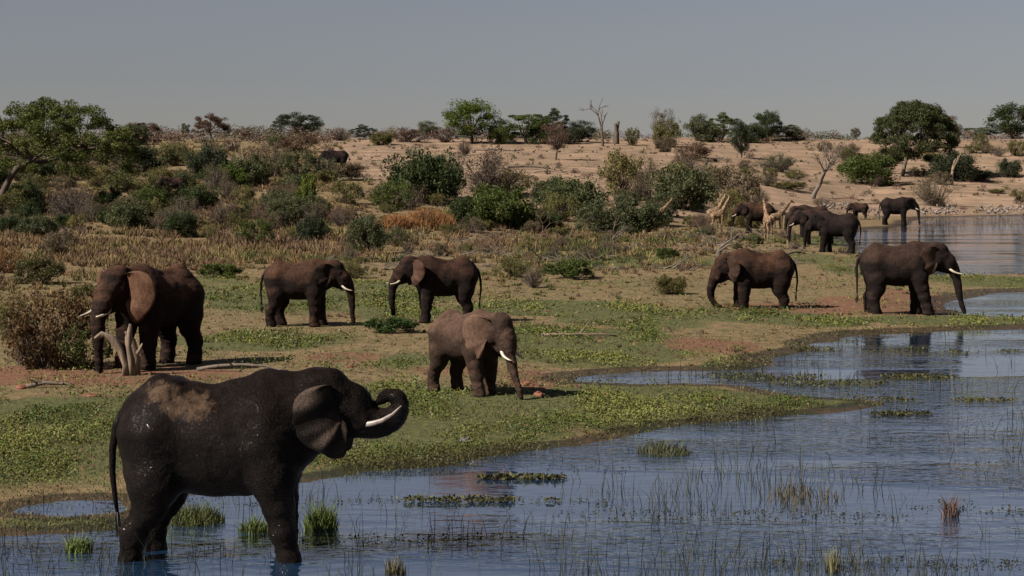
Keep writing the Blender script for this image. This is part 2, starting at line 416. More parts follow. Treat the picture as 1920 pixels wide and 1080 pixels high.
# ------------------------------------------------------------------ implicit bodies (elephants, giraffes, birds)
class Body:
    def __init__(s, lo, hi, cell):
        s.lo = np.array(lo, float); s.cell = cell
        n = np.ceil((np.array(hi)-s.lo)/cell).astype(int)+1
        s.ax = [s.lo[i]+cell*np.arange(n[i]) for i in range(3)]
        s.F = np.full(n, .6, np.float32)
    def _box(s, lo, hi, m):
        sl = []
        for i in range(3):
            a = np.searchsorted(s.ax[i], lo[i]-m); b = np.searchsorted(s.ax[i], hi[i]+m); sl.append(slice(max(a-1, 0), b+1))
        return tuple(sl), np.meshgrid(*[s.ax[i][sl[i]].astype(np.float32) for i in range(3)], indexing='ij', sparse=True)
    def _merge(s, sl, d, k):
        f = s.F[sl]; h = np.clip(.5+.5*(f-d)/k, 0, 1)
        s.F[sl] = f*(1-h)+d*h-k*h*(1-h)
    def ell(s, c, r, k=.15, pitch=0.0):
        c = np.array(c, float); r = np.array(r, float); R = r.max()
        sl, (x, y, z) = s._box(c-R, c+R, .6)
        x = x-c[0]; y = y-c[1]; z = z-c[2]
        if pitch: x, z = x*cos(pitch)+z*sin(pitch), -x*sin(pitch)+z*cos(pitch)
        k0 = np.sqrt((x/r[0])**2+(y/r[1])**2+(z/r[2])**2); k1 = np.sqrt((x/r[0]**2)**2+(y/r[1]**2)**2+(z/r[2]**2)**2)+1e-6
        s._merge(sl, k0*(k0-1)/k1, k)
    def cone(s, a, b, ra, rb, k=.12, ys=1.0):
        a = np.array(a, float); b = np.array(b, float); R = max(ra, rb)
        sl, (x, y, z) = s._box(np.minimum(a, b)-R, np.maximum(a, b)+R, .6)
        ab = b-a; L = (ab**2).sum()+1e-9
        t = np.clip(((x-a[0])*ab[0]+(y-a[1])*ab[1]+(z-a[2])*ab[2])/L, 0, 1)
        d = np.sqrt((x-a[0]-t*ab[0])**2+((y-a[1]-t*ab[1])*ys)**2+(z-a[2]-t*ab[2])**2)-(ra+t*(rb-ra))
        s._merge(sl, d, k)
    def chain(s, pts, k=.1, ys=1.0):
        for p, q in zip(pts[:-1], pts[1:]): s.cone(p[:3], q[:3], p[3], q[3], k, ys)
    def mesh(s):
        z = s.ax[2][None, None, :]
        F = np.maximum(s.F, -z-0.0).astype(np.float32)
        S = F < 0; n = F.shape
        act = np.zeros((n[0]-1, n[1]-1, n[2]-1), np.int8)
        off = [(a, b, c) for a in (0, 1) for b in (0, 1) for c in (0, 1)]
        for a, b, c in off: act += S[a:n[0]-1+a, b:n[1]-1+b, c:n[2]-1+c]
        I = np.argwhere((act > 0) & (act < 8))
        idx = np.full(act.shape, -1, np.int64); idx[tuple(I.T)] = np.arange(len(I))
        acc = np.zeros((len(I), 3)); cnt = np.zeros(len(I))
        for o in off:
            for d in range(3):
                if o[d]: continue
                q = list(o); q[d] = 1
                fa = F[I[:, 0]+o[0], I[:, 1]+o[1], I[:, 2]+o[2]]; fb = F[I[:, 0]+q[0], I[:, 1]+q[1], I[:, 2]+q[2]]
                m = (fa < 0) != (fb < 0); t = np.where(m, fa/(fa-fb+1e-12), 0)
                p = np.tile(np.array(o, float), (len(I), 1)); p[:, d] = t
                acc[m] += p[m]; cnt += m
        V = (I+acc/cnt[:, None])*s.cell+s.lo
        Q = []
        for d in range(3):
            e = [slice(None)]*3; f_ = [slice(None)]*3; e[d] = slice(0, -1); f_[d] = slice(1, None)
            A = S[tuple(e)]; B = S[tuple(f_)]
            u, w = (d+1) % 3, (d+2) % 3
            P = np.argwhere(A != B); P = P[(P[:, u] > 0) & (P[:, w] > 0) & (P[:, u] < n[u]-1) & (P[:, w] < n[w]-1)]
            inside = A[tuple(P.T)]
            def cell(du, dw):
                X = P.copy(); X[:, u] += du; X[:, w] += dw; return idx[tuple(X.T)]
            q = np.stack([cell(-1, -1), cell(0, -1), cell(0, 0), cell(-1, 0)], 1)
            q[~inside] = q[~inside][:, ::-1]; Q.append(q)
        return V, np.concatenate(Q)

def rotmat(yaw, pitch):        # pitch > 0 lifts the face
    cy, sy, cp, sp = cos(yaw), sin(yaw), cos(pitch), sin(pitch)
    return np.array([[cy, -sy, 0], [sy, cy, 0], [0, 0, 1]]) @ np.array([[cp, 0, -sp], [0, 1, 0], [sp, 0, cp]])

EAR = np.array([(0, .02), (.18, .08), (.42, .10), (.66, .02), (.82, -.18), (.88, -.45), (.82, -.72), (.66, -.95), (.47, -1.13), (.30, -1.25), (.16, -1.28), (.06, -1.12), (.0, -.85)])
def ear_mesh(side, flare, Rm, T, size=1.0, ripple=.05, droop=0.0, curl=0.0, seed=0):
    # resample the outline
    d = np.r_[0, np.cumsum(np.hypot(*np.diff(EAR, axis=0).T))]; N = 44; q = np.linspace(0, d[-1], N)
    O = np.stack([np.interp(q, d, EAR[:, 0]), np.interp(q, d, EAR[:, 1])], 1)
    for _ in range(2): O[1:-1] = .5*O[1:-1]+.25*(O[:-2]+O[2:])
    O *= size
    K = 12; r = np.random.default_rng(seed)
    A = np.stack([np.zeros(N), np.clip(O[:, 1], -.62*size, 0)], 1)
    uu, vv, nn = [], [], []
    for j in range(K+1):
        t = j/K; p = A*(1-t)+O*t
        ang = np.linspace(0, 1, N)
        rip = ripple*t**1.7*(np.sin(ang*21+.8)+.6*np.sin(ang*37+2.0))*smooth(.15, .5, ang)
        cup = .13*size*np.sin(t*pi*.85)-curl*t**3
        uu.append(p[:, 0]); vv.append(p[:, 1]); nn.append(rip+cup)
    u = np.array(uu); v = np.array(vv); n = np.array(nn)
    out = []
    for off in (.012, -.012):
        th = off*(1-.6*np.linspace(0, 1, K+1)[:, None])
        x = -u*cos(flare)+(n+th)*sin(flare)*1.0
        y = (u*sin(flare)+(n+th)*cos(flare))
        z = v+droop*u
        out.append(np.stack([x, y*side, z], -1).reshape(-1, 3))
    base = np.array([1.62, side*.37, 2.80])
    V = (np.concatenate(out)+base)
    V = (V-PIV) @ Rm.T+PIV+T
    F = []; W = (K+1)*N
    for j in range(K):
        for i in range(N-1):
            a = j*N+i; b = a+1; c = a+N+1; e = a+N
            F.append([a, b, c, e]); F.append([W+a, W+e, W+c, W+b])
    for i in range(N-1):
        a = K*N+i; F.append([a, a+1, W+a+1, W+a])
    for j in range(K):
        a = j*N; F.append([a, a+N, W+a+N, W+a]); a = j*N+N-1; F.append([a+N, a, W+a, W+a+N])
    return V, F

PIV = np.array([1.25, 0, 2.4])
TRUNK_DOWN = [(2.22, 0, 2.05, .27), (2.38, 0, 1.72, .205), (2.46, 0, 1.25, .155), (2.5, 0, .8, .12), (2.53, 0, .4, .095), (2.58, 0, .12, .08)]
def build_elephant(cell=.045, trunk=TRUNK_DOWN, yaw=0, pitch=0, shift=(0, 0, 0), legs=(0, 0, 0, 0), flare=(35, 35), ear_size=1.0, ripple=.04, tusk=.55, head=1.0, thin=0.0, tail=None, belly=1.0, curl=0.0, tusk_w=1.0, tusk_up=0.0, tusk_d=(0, 0), leg_r=1.0, ear_d=(0, 0, 0), trunk_k=.045, tusk_pts=None):
    """legs: foot shifts along x for front left, front right, hind left, hind right; all in metres for a 3 m animal"""
    Rm = rotmat(radians(yaw), radians(pitch)); T = np.array(shift, float)
    def H(p): return (np.array(p[:3], float)-PIV)*head @ Rm.T+PIV+T
    ys = [t[1] for t in trunk]; xs = [t[0] for t in trunk]
    B = Body((-1.75, min(-1.0, min(ys)-.35), -.06), (max(2.45, max(xs)+.35), max(1.0, max(ys)+.35), 3.3), cell)
    B.ell((0.02, 0, 1.98), (1.30, .76*belly, .74), .2)
    B.ell((.1, 0, 1.70), (1.0, .66*belly, .48*belly), .25)
    B.ell((.72, 0, 2.12), (.66, .60, .82), .25)
    B.ell((-.80, 0, 2.08), (.70, .64, .80), .25)
    B.chain([(-1.25, 0, 2.45, .16), (-.85, 0, 2.78, .13), (-.35, 0, 2.66, .12), (.2, 0, 2.68, .14), (.75, 0, 2.84, .16), (1.15, 0, 2.75, .2)], .2)
    if thin:
        for s in (-1, 1):
            B.cone((-.62, s*.18, 2.80), (-1.0, s*.42, 2.45), .10, .13, .16)
            B.cone((.62, s*.38, 2.55), (.75, s*.52, 2.0), .16, .14, .18)
    for s, fx in ((1, legs[0]), (-1, legs[1])):
        B.chain([(.78, s*.34, 2.1, .40), (.86+fx*.15, s*.42, 1.55, .34), (.90+fx*.4, s*.42, 1.1, .265*leg_r), (.93+fx*.6, s*.42, .75, .225*leg_r), (.94+fx, s*.42, .28, .20*leg_r), (.96+fx, s*.42, .06, .235*leg_r)], .14)
        B.cone((1.0+fx, s*.42, .07), (1.07+fx, s*.42, .06), .2, .17, .08)
    for s, fx in ((1, legs[2]), (-1, legs[3])):
        B.chain([(-.92, s*.30, 2.05, .52), (-.84+fx*.2, s*.40, 1.45, .40), (-.84+fx*.5, s*.42, 1.08, .285*leg_r), (-1.04+fx*.75, s*.42, .70, .215*leg_r), (-1.02+fx, s*.42, .28, .19*leg_r), (-.98+fx, s*.42, .06, .225*leg_r)], .14)
        B.cone((-.95+fx, s*.42, .07), (-.88+fx, s*.42, .06), .19, .16, .08)
    # neck and head
    B.cone((.9, 0, 2.3), H((1.5, 0, 2.42)), .60, .42, .25, .95)
    B.cone((.95, 0, 2.0), H((1.6, 0, 2.12)), .48, .34, .22, 1.0)
    B.cone((.85, 0, 2.60), H((1.55, 0, 2.70)), .28, .24, .2)
    def h_ell(c, r, k=.14): B.ell(H(c), np.array(r)*head, k, radians(pitch))
    def h_cone(a, b, ra, rb, k=.12, y=1.0): B.cone(H(a), H(b), ra*head, rb*head, k, y)
    h_ell((1.66, 0, 2.62), (.42, .40, .37))
    h_cone((1.62, .14, 2.82), (1.85, .13, 2.72), .2, .19); h_cone((1.62, -.14, 2.82), (1.85, -.13, 2.72), .2, .19)
    h_cone((1.80, 0, 2.60), (2.10, 0, 2.28), .33, .29); h_cone((2.10, 0, 2.28), (2.22, 0, 2.05), .29, .26)
    h_cone((1.70, 0, 2.25), (1.92, 0, 1.98), .36, .21); h_cone((1.92, 0, 1.98), (2.1, 0, 1.82), .17, .09)
    for s in (-1, 1):
        h_cone((1.88, s*.25, 2.58), (2.0, s*.27, 2.50), .10, .09, .08)
        h_cone((1.98, s*.20, 2.3), (2.20, s*.25, 1.98), .15, .095, .1)
        h_ell((1.70, s*.30, 2.35), (.22, .13, .27), .12)
    tr = [(*H((2.12, 0, 2.22)), .28*head)]+list(trunk) if trunk is not TRUNK_DOWN or True else trunk
    # finer trunk through the points
    P = np.array(tr, float); m = len(P); q = np.linspace(0, m-1, (m-1)*4+1)
    C = np.zeros((len(q), 4)); i0 = np.minimum(q.astype(int), m-2); f = (q-i0)[:, None]
    pm = P[np.maximum(i0-1, 0)]; p0 = P[i0]; p1 = P[i0+1]; p2 = P[np.minimum(i0+2, m-1)]
    C = .5*(2*p0+(p1-pm)*f+(2*pm-5*p0+4*p1-p2)*f*f+(3*p0-pm-3*p1+p2)*f**3)
    B.chain([tuple(c) for c in C], trunk_k)
    V, F = B.mesh()
    # slack skin folds and lumps
    a = np.sin(V[:, 0]*9+3*np.sin(V[:, 2]*2.1))*np.sin(V[:, 2]*7+2*np.sin(V[:, 0]*3))
    V[:, 1] += .009*a*np.sign(V[:, 1])
    nv = np_mesh('tmp', V, F, True); nrm = np.zeros(len(V)*3, np.float32); nv.vertices.foreach_get('normal', nrm); nrm = nrm.reshape(-1, 3); bpy.data.meshes.remove(nv)
    f1 = fbm(V[:, 0]*3.1+V[:, 1]*1.7, V[:, 2]*5.5, 3, 3)-.5; f2 = fbm(V[:, 0]*7+V[:, 1]*5, V[:, 2]*15, 8, 2)-.5
    leg = smooth(1.25, .8, V[:, 2])+smooth(2.15, 2.4, V[:, 0])
    V = V+nrm*(.035*f1+(.014+.022*np.clip(leg, 0, 1))*f2)[:, None]
    out = {'body': np_mesh('elephant_body', V, F, True)}
    for s, nm in ((1, 'ear_l'), (-1, 'ear_r')):
        EV, EF = ear_mesh(s, radians(flare[0 if s == 1 else 1]), Rm*head, T+np.array(ear_d), ear_size, ripple, 0, curl, 5)
        me = bpy.data.meshes.new('elephant_ear'); me.from_pydata(EV.tolist(), [], EF)
        me.polygons.foreach_set('use_smooth', np.ones(len(me.polygons), bool)); out[nm] = me
        if tusk:
            mb = MB(); t = np.linspace(0, 1, 9)
            p = np.stack([2.16+tusk*t*(.55+.55*t), s*(.24+.10*np.sin(t*2.2)), 1.99-tusk*(.85*t-.42*t*t)], 1)
            tr_ = rotmat(0, radians(tusk_up)); p = (p-p[0]) @ tr_.T+p[0]+np.array([tusk_d[0], 0, tusk_d[1]])
            p = np.array([H(x) for x in p])
            if tusk_pts: q_ = np.array(tusk_pts)*[1, s, 1]; p = np.stack([np.interp(t, np.linspace(0, 1, len(q_)), q_[:, i]) for i in range(3)], 1)
            mb.tube(p, (.058*(1-.75*t**1.5))*head*tusk_w, 8); out['tusk_'+nm[-1]] = mb.mesh('tusk')
        e = H((1.985, s*.335, 2.50)); mb = MB()
        th, ph = np.meshgrid(np.linspace(0, 2*pi, 8, endpoint=False), np.linspace(.3, pi-.3, 5))
        p = e+np.stack([np.sin(ph)*np.cos(th), np.sin(ph)*np.sin(th), np.cos(ph)], -1).reshape(-1, 3)*.035
        mb.add(p, [[j*8+i, j*8+(i+1) % 8, (j+1)*8+(i+1) % 8, (j+1)*8+i] for j in range(4) for i in range(8)]); out['eye_'+nm[-1]] = mb.mesh('eye')
    tl = tail or [(-1.42, 0, 2.45), (-1.55, 0, 2.25), (-1.63, 0, 1.9), (-1.66, 0, 1.5), (-1.62, 0, 1.15), (-1.6, 0, .95)]
    mb = MB(); mb.tube(tl, np.linspace(.075, .028, len(tl)), 8); out['tail'] = mb.mesh('tail')
    mb = MB(); e = np.array(tl[-1])
    r = np.random.default_rng(4)
    for i in range(26):
        d = np.array([r.normal(0, .035), r.normal(0, .035), -.22-.18*r.random()])
        mb.tube([e+[0, 0, .10], e+d*.5+r.normal(0, .008, 3), e+d], [.009, .008, .003], 3)
    out['tuft'] = mb.mesh('tail_tuft')
    return out

def place_elephant(ms, loc, heading, scale, skin, label, ivory='ivory', group='elephants along the river', ear=None):
    e = empty('elephant', loc, radians(heading), scale)
    tag(e, label, 'elephant', group)
    def part(nm, me, mat):
        o = obj(nm, me, None, e)
        if len(me.materials) == 0: me.materials.append(mat)
        o.material_slots[0].link = 'OBJECT'; o.material_slots[0].material = mat; return o
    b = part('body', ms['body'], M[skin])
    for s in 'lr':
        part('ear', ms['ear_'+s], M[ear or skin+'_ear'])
        part('eye', ms['eye_'+s], M['eye'])
        if 'tusk_'+s in ms: part('tusk', ms['tusk_'+s], M[ivory])
    t = part('tail', ms['tail'], M[skin]); tf = obj('tail_tuft', ms['tuft'], M['hairs'], t)
    return e

#@@ELEPHANTS
front = build_elephant(.027, pitch=20, shift=(.03, 0, -.02), legs=(.05, .22, -.02, -.2), flare=(26, 26), ear_size=.90, ripple=.10, tusk=.5, thin=1, curl=.12, head=.92, leg_r=.82, belly=.95, ear_d=(.27, 0, 0), trunk_k=.02,
    tusk_pts=[(2.22, .24, 2.27), (2.36, .29, 2.29), (2.52, .32, 2.34), (2.68, .31, 2.43), (2.81, .28, 2.55)],
    trunk=[(2.08, 0, 2.36, .28), (2.32, 0, 2.27, .24), (2.55, 0, 2.28, .195), (2.70, 0, 2.37, .16), (2.77, 0, 2.51, .132), (2.70, 0, 2.645, .11), (2.57, 0, 2.68, .09), (2.46, 0, 2.60, .075)],
    tail=[(-1.42, 0, 2.42), (-1.54, 0, 2.2), (-1.60, 0, 1.85), (-1.60, 0, 1.5), (-1.56, 0, 1.15), (-1.53, 0, .95)], tusk_w=.8)
x, y = flat(408, 1040)
place_elephant(front, (x, y, -.33), -2, (1.0, 1.0, 1.03), 'skin_wet', 'black wet elephant wading in the foreground water with its trunk curled up', 'tusk_dirty')

bull = build_elephant(.04, yaw=-8, pitch=-4, flare=(74, 70), ear_size=1.05, ripple=.03, tusk=.5, head=1.06, belly=1.05, legs=(.0, .15, -.1, .15), tusk_w=1.25,
    trunk=[(2.34, -.02, 1.98, .28), (2.50, -.03, 1.6, .215), (2.55, -.02, 1.15, .165), (2.55, 0, .75, .13), (2.52, 0, .35, .1), (2.5, 0, .06, .085)])
p = ray_hit(298, 686)
place_elephant(bull, p, 239, .96, 'skin_red', 'big bull elephant standing behind the split bleached stump at the left')

e3 = build_elephant(.045, yaw=-6, pitch=-6, flare=(25, 25), ear_size=.85, tusk=.5, legs=(.1, -.1, .18, -.12))
p = ray_hit(557, 611)
place_elephant(e3, p, -4, .79, 'skin_red', 'reddish elephant facing right with its trunk hanging straight to the grass', ear='skin_brown')
e4 = build_elephant(.045, yaw=6, flare=(58, 40), ear_size=.9, tusk=.45, legs=(.05, -.12, .1, -.12),
    trunk=[(2.22, 0, 2.03, .26), (2.4, 0, 1.7, .2), (2.44, 0, 1.25, .15), (2.44, 0, .85, .12), (2.4, 0, .55, .095), (2.38, 0, .4, .08)])
p = ray_hit(835, 604)
place_elephant(e4, p, 193, .80, 'skin_brown', 'dark brown elephant facing left above the young pale one, rump in shadow')
e5 = build_elephant(.045, yaw=4, pitch=-12, head=1.12, flare=(30, 16), ear_size=1.05, tusk=.5, legs=(-.1, .25, .1, -.25), thin=1, tusk_w=1.15,
    trunk=[(2.22, 0, 1.86, .27), (2.36, 0, 1.5, .2), (2.5, 0, 1.1, .15), (2.66, 0, .7, .12), (2.85, 0, .3, .095), (2.95, 0, .08, .08)])
p = ray_hit(872, 737)
place_elephant(e5, p, -47, .70, 'skin_pale', 'young pale grey brown elephant stepping towards the water over green plants')
e6 = build_elephant(.045, pitch=-14, shift=(0, 0, -.12), flare=(54, 40), ear_size=.9, tusk=0, legs=(-.05, .1, .1, -.1),
    trunk=[(2.14, 0, 1.72, .26), (2.3, 0, 1.35, .2), (2.36, 0, .95, .155), (2.28, 0, .62, .12), (2.08, 0, .42, .1), (1.9, 0, .36, .08)])
p = ray_hit(1428, 577)
place_elephant(e6, (p[0], p[1], p[2]-.26), 183, .88, 'skin_red', 'reddish elephant without visible tusks standing in a mud hollow, trunk curled inwards', ear='skin_grey_ear')
e7 = build_elephant(.045, yaw=-4, pitch=-2, flare=(22, 22), ear_size=.88, tusk=.55, legs=(-.1, .3, -.05, .12), belly=1.02,
    trunk=[(2.25, 0, 2.03, .27), (2.42, 0, 1.68, .2), (2.52, 0, 1.2, .155), (2.6, 0, .75, .12), (2.72, 0, .3, .095), (2.8, 0, .06, .08)],
    tail=[(-1.42, 0, 2.45), (-1.56, 0, 2.25), (-1.62, 0, 1.9), (-1.6, 0, 1.5), (-1.6, 0, 1.1), (-1.6, 0, .85)])
p = ray_hit(1680, 589)
place_elephant(e7, p, -5, .95, 'skin_grey', 'grey brown elephant on the mud at the right with white tusk and reflected legs', 'ivory')
far = build_elephant(.065, pitch=-6, flare=(38, 38), ear_size=.85, tusk=.4, legs=(.1, -.15, .1, -.15))
far2 = build_elephant(.065, yaw=10, pitch=-14, flare=(30, 30), ear_size=.85, tusk=0, legs=(.15, -.15, -.1, .15))
for px, py, hd, s, skin, ms, dz, lab in [
    (1534, 459, 178, .88, 'skin_grey', far, 0, 'grey elephant facing left, in front of the dark rump in the distant pair'),
    (1572, 474, 158, .94, 'skin_dark', far2, 0, 'very dark elephant seen from behind, right of the distant pair by the river'),
    (1524, 446, 182, .92, 'skin_grey', far2, 0, 'elephant mostly hidden behind the distant pair, only its head and back showing'),
    (1422, 438, 176, .92, 'skin_red', far, 0, 'brown elephant facing left among the giraffes'),
    (1613, 411, 150, .64, 'skin_brown', far2, 0, 'small elephant calf on the far spit beside the white birds'),
    (1678, 422, -4, 1.0, 'skin_dark', far, -.05, 'tall dark elephant drinking at the far river spit, facing right'),
    (326, 366, 200, .75, 'skin_grey', far2, -.3, 'grey elephant half hidden in the thicket under the ridge at the left'),
    (632, 322, 185, .98, 'skin_dark', far2, 0, 'dark elephant resting behind scrub at the top of the sand slope')]:
    p = ray_hit(px, py); place_elephant(ms, (p[0], p[1], p[2]+dz), hd, s, skin, lab, ear=skin)

# giraffes (4.4 m tall model)
def build_giraffe(neck=50, drink=False):
    B = Body((-1.2, -.6, -.05), (3.2, .6, 5.0), .06)
    B.ell((0, 0, 2.15), (.85, .36, .46), .1); B.ell((.45, 0, 2.35), (.45, .33, .52), .15); B.ell((-.55, 0, 2.1), (.4, .33, .42), .15)
    n = radians(neck); L = 1.95; b = np.array([.65, 0, 2.6]); t = b+L*np.array([cos(n), 0, sin(n)])
    B.cone(b, t, .30, .13, .15, 1.3)
    h = t+np.array([.42, 0, -.20]); B.cone(t+[0, 0, .04], h, .14, .075, .08)
    for s in (-1, 1):
        B.cone(t+[-.05, s*.05, .1], t+[-.1, s*.07, .28], .04, .035, .03); B.cone(t+[-.05, s*.1, .05], t+[-.15, s*.24, .08], .05, .03, .03)
        B.chain([(.55, s*.2, 2.1, .2), (.58, s*.2, 1.1, .1), (.57, s*.2, .12, .07), (.62, s*.2, .04, .09)], .06)
        B.chain([(-.6, s*.2, 2.0, .24), (-.55, s*.2, 1.45, .15), (-.72, s*.2, 1.05, .09), (-.68, s*.2, .12, .065), (-.64, s*.2, .04, .085)], .06)
    V, F = B.mesh(); body = np_mesh('giraffe_body', V, F, True)
    mb = MB(); mb.tube([(-.92, 0, 2.3), (-1.02, 0, 1.9), (-1.02, 0, 1.45), (-1.0, 0, 1.15)], [.04, .03, .03, .05], 6)
    return body, mb.mesh('giraffe_tail')
gA = build_giraffe(62); gB = build_giraffe(48)
for px, py, hd, s, g, lab in [
    (1345, 436, 12, .72, gA, 'giraffe in front of the close pair by the dark bush, neck up'),
    (1338, 429, 8, .74, gA, 'giraffe behind its twin in the close pair, head slightly higher'),
    (1440, 449, 100, .74, gA, 'pale giraffe seen from behind between two brown elephants'),
    (1456, 440, 20, .72, gB, 'russet giraffe standing side on right of the pale giraffe'),
    (1236, 426, 12, .66, gB, 'lone giraffe stretching its neck out of a grey green bush')]:
    p = ray_hit(px, py); e = empty('giraffe', p, radians(hd), s); tag(e, lab, 'giraffe', 'giraffes near the river')
    obj('body', g[0], M['giraffe'], e); obj('tail', g[1], M['bark'], e)
#@@END_ANIMALS

# ------------------------------------------------------------------ foliage kit
def leaves(C, size, rng, up=.35, aspect=.5):
    """diamond leaves at the points C"""
    n = len(C); d = rng.normal(size=(n, 3)); d[:, 2] = d[:, 2]*.7; d /= np.linalg.norm(d, axis=1)[:, None]
    nrm = rng.normal(size=(n, 3)); nrm[:, 2] += up*2; b = np.cross(nrm, d); b /= np.linalg.norm(b, axis=1)[:, None]+1e-9
    s = size*(.6+.8*rng.random(n))[:, None]
    V = np.stack([C-d*s, C+b*s*aspect, C+d*s, C-b*s*aspect], 1).reshape(-1, 3)
    return V, np.arange(4*n).reshape(n, 4)

def clumps_ell(rng, n, rx, rz, z0, flat_top=False):
    out = []
    while len(out) < n:
        p = rng.uniform(-1, 1, 3); r = np.linalg.norm(p)
        if r > 1 or r < .35: continue
        if p[2] < -.9: continue
        out.append((p[0]*rx, p[1]*rx, z0+p[2]*rz))
    return np.array(out)

def crown(rng, centers, rad, per, leaf, squash=.75, up=.35, jitter=.35):
    P = []
    for c in centers:
        k = int(per*(.5+rng.random())); d = rng.normal(size=(k, 3)); d /= np.linalg.norm(d, axis=1)[:, None]
        r = rad*(.6+.8*rng.random())*rng.random((k, 1))**.45
        q = d*r; q[:, 2] *= squash; P.append(c+q)
    P = np.concatenate(P); return leaves(P, leaf, rng, up)

def bez(a, b, c, n=6):
    t = np.linspace(0, 1, n)[:, None]; return (1-t)**2*np.array(a)+2*t*(1-t)*np.array(b)+t*t*np.array(c)

def make_shrub(seed, kind):
    """unit shrub: width 2, height 1; gives (foliage mesh, stem mesh)"""
    rng = np.random.default_rng(seed); mb = MB()
    if kind == 'dense':
        C = clumps_ell(rng, 40, .80, .46, .44); V, F = crown(rng, C, .26, 250, .034)
    elif kind == 'airy':
        C = clumps_ell(rng, 34, .85, .50, .46); V, F = crown(rng, C, .21, 150, .032, .9, .1)
        st = [np.array([rng.normal(0, .5), rng.normal(0, .5), .6+.45*rng.random()])+rng.normal(0, .05, (30, 3)) for _ in range(12)]
        V2, F2 = leaves(np.concatenate(st), .03, rng); F = np.concatenate([F, F2+len(V)]); V = np.concatenate([V, V2])
    elif kind == 'cone':
        C = np.array([(rng.normal(0, 1)*.42*(1.15-z), rng.normal(0, 1)*.42*(1.15-z), z) for z in rng.uniform(.05, .92, 52)]); V, F = crown(rng, C, .22, 190, .036, .7)
    elif kind == 'twig':
        C = clumps_ell(rng, 30, .85, .45, .5); V, F = crown(rng, C, .24, 130, .021, 1, 0)
    elif kind == 'mat':
        C = clumps_ell(rng, 34, .9, .35, .42); V, F = crown(rng, C, .24, 150, .045, .6, .5)
    V[:, 2] = np.maximum(V[:, 2], .0)
    nst = {'twig': 130, 'airy': 34}.get(kind, 16)
    for i in range(nst):
        c = C[rng.integers(len(C))]*(1.0 if kind != 'twig' else rng.uniform(.8, 1.2)); c = np.array([c[0], c[1], abs(c[2])])
        a = np.array([c[0]*.15, c[1]*.15, -.05])+rng.normal(0, .03, 3)*[1, 1, 0]
        m = (a+c)/2+np.array([0, 0, .12])+rng.normal(0, .06, 3)
        mb.tube(bez(a, m, c, 5), np.linspace(.016, .004, 5), 4, False)
        if kind in ('twig', 'airy'):
            for _ in range(3):
                t = rng.uniform(.4, .9); q = a+(c-a)*t; e = q+rng.normal(0, .16, 3)+[0, 0, .08]; e[2] = max(e[2], .02)
                mb.tube([q, (q+e)/2+rng.normal(0, .02, 3), e], [.007, .005, .002], 3, False)
    return np_mesh('foliage', V, F), mb.mesh('stems')

SHRUB = {k: [make_shrub(100+i*7+j*31, k) for i in range(3)] for j, k in enumerate(('dense', 'airy', 'cone', 'twig', 'mat'))}

def make_tree(seed, kind):
    """unit tree: height 1, crown width about 1; gives (crown mesh, trunk mesh)"""
    rng = np.random.default_rng(seed); mb = MB()
    if kind == 'umbrella':
        C = []
        for _ in range(60):
            a = rng.uniform(0, 2*pi); r = .5*math.sqrt(rng.random()); C.append((r*cos(a), r*sin(a), .52+.38*(1-(r/.5)**2)**.5+rng.normal(0, .05)-.30*rng.random()))
        C = np.array(C); V, F = crown(rng, C, .11, 240, .015, .6, .5); fork = .28
    elif kind == 'spread':
        C = []
        for _ in range(54):
            a = rng.uniform(0, 2*pi); r = .5*rng.random()**.5; z = .22+.70*rng.random(); C.append((r*cos(a), r*sin(a), z*(1-.25*(r/.5)**2)))
        C = np.array(C); V, F = crown(rng, C, .12, 210, .016, .45, .5); fork = .16
    elif kind == 'round':
        C = clumps_ell(rng, 56, .43, .41, .54); V, F = crown(rng, C, .13, 220, .016, .8); fork = .2
    elif kind == 'sparse':
        C = clumps_ell(rng, 40, .44, .36, .6); V, F = crown(rng, C, .11, 110, .013, .8); fork = .25
    trunk_top = np.array([rng.normal(0, .04), rng.normal(0, .04), fork]); r0 = .032
    mb.tube(bez((0, 0, -.06), (rng.normal(0, .03), rng.normal(0, .03), fork*.5), trunk_top, 6), np.linspace(r0, r0*.75, 6), 8)
    for i in rng.permutation(len(C))[:24 if kind != 'sparse' else 34]:
        c = C[i]; m = (trunk_top+c)/2+np.array([0, 0, -.04])+rng.normal(0, .03, 3)
        mb.tube(bez(trunk_top, m, c, 6), np.linspace(.013, .003, 6), 5, False)
        if kind == 'sparse':
            for _ in range(5):
                q = trunk_top+(c-trunk_top)*rng.uniform(.5, 1); e = q+rng.normal(0, .08, 3); mb.tube([q, (q+e)/2, e], [.004, .003, .0015], 3, False)
    return np_mesh('crown', V, F), mb.mesh('trunk')
TREE = {k: [make_tree(500+i*13+j*71, k) for i in range(2)] for j, k in enumerate(('umbrella', 'spread', 'round', 'sparse'))}

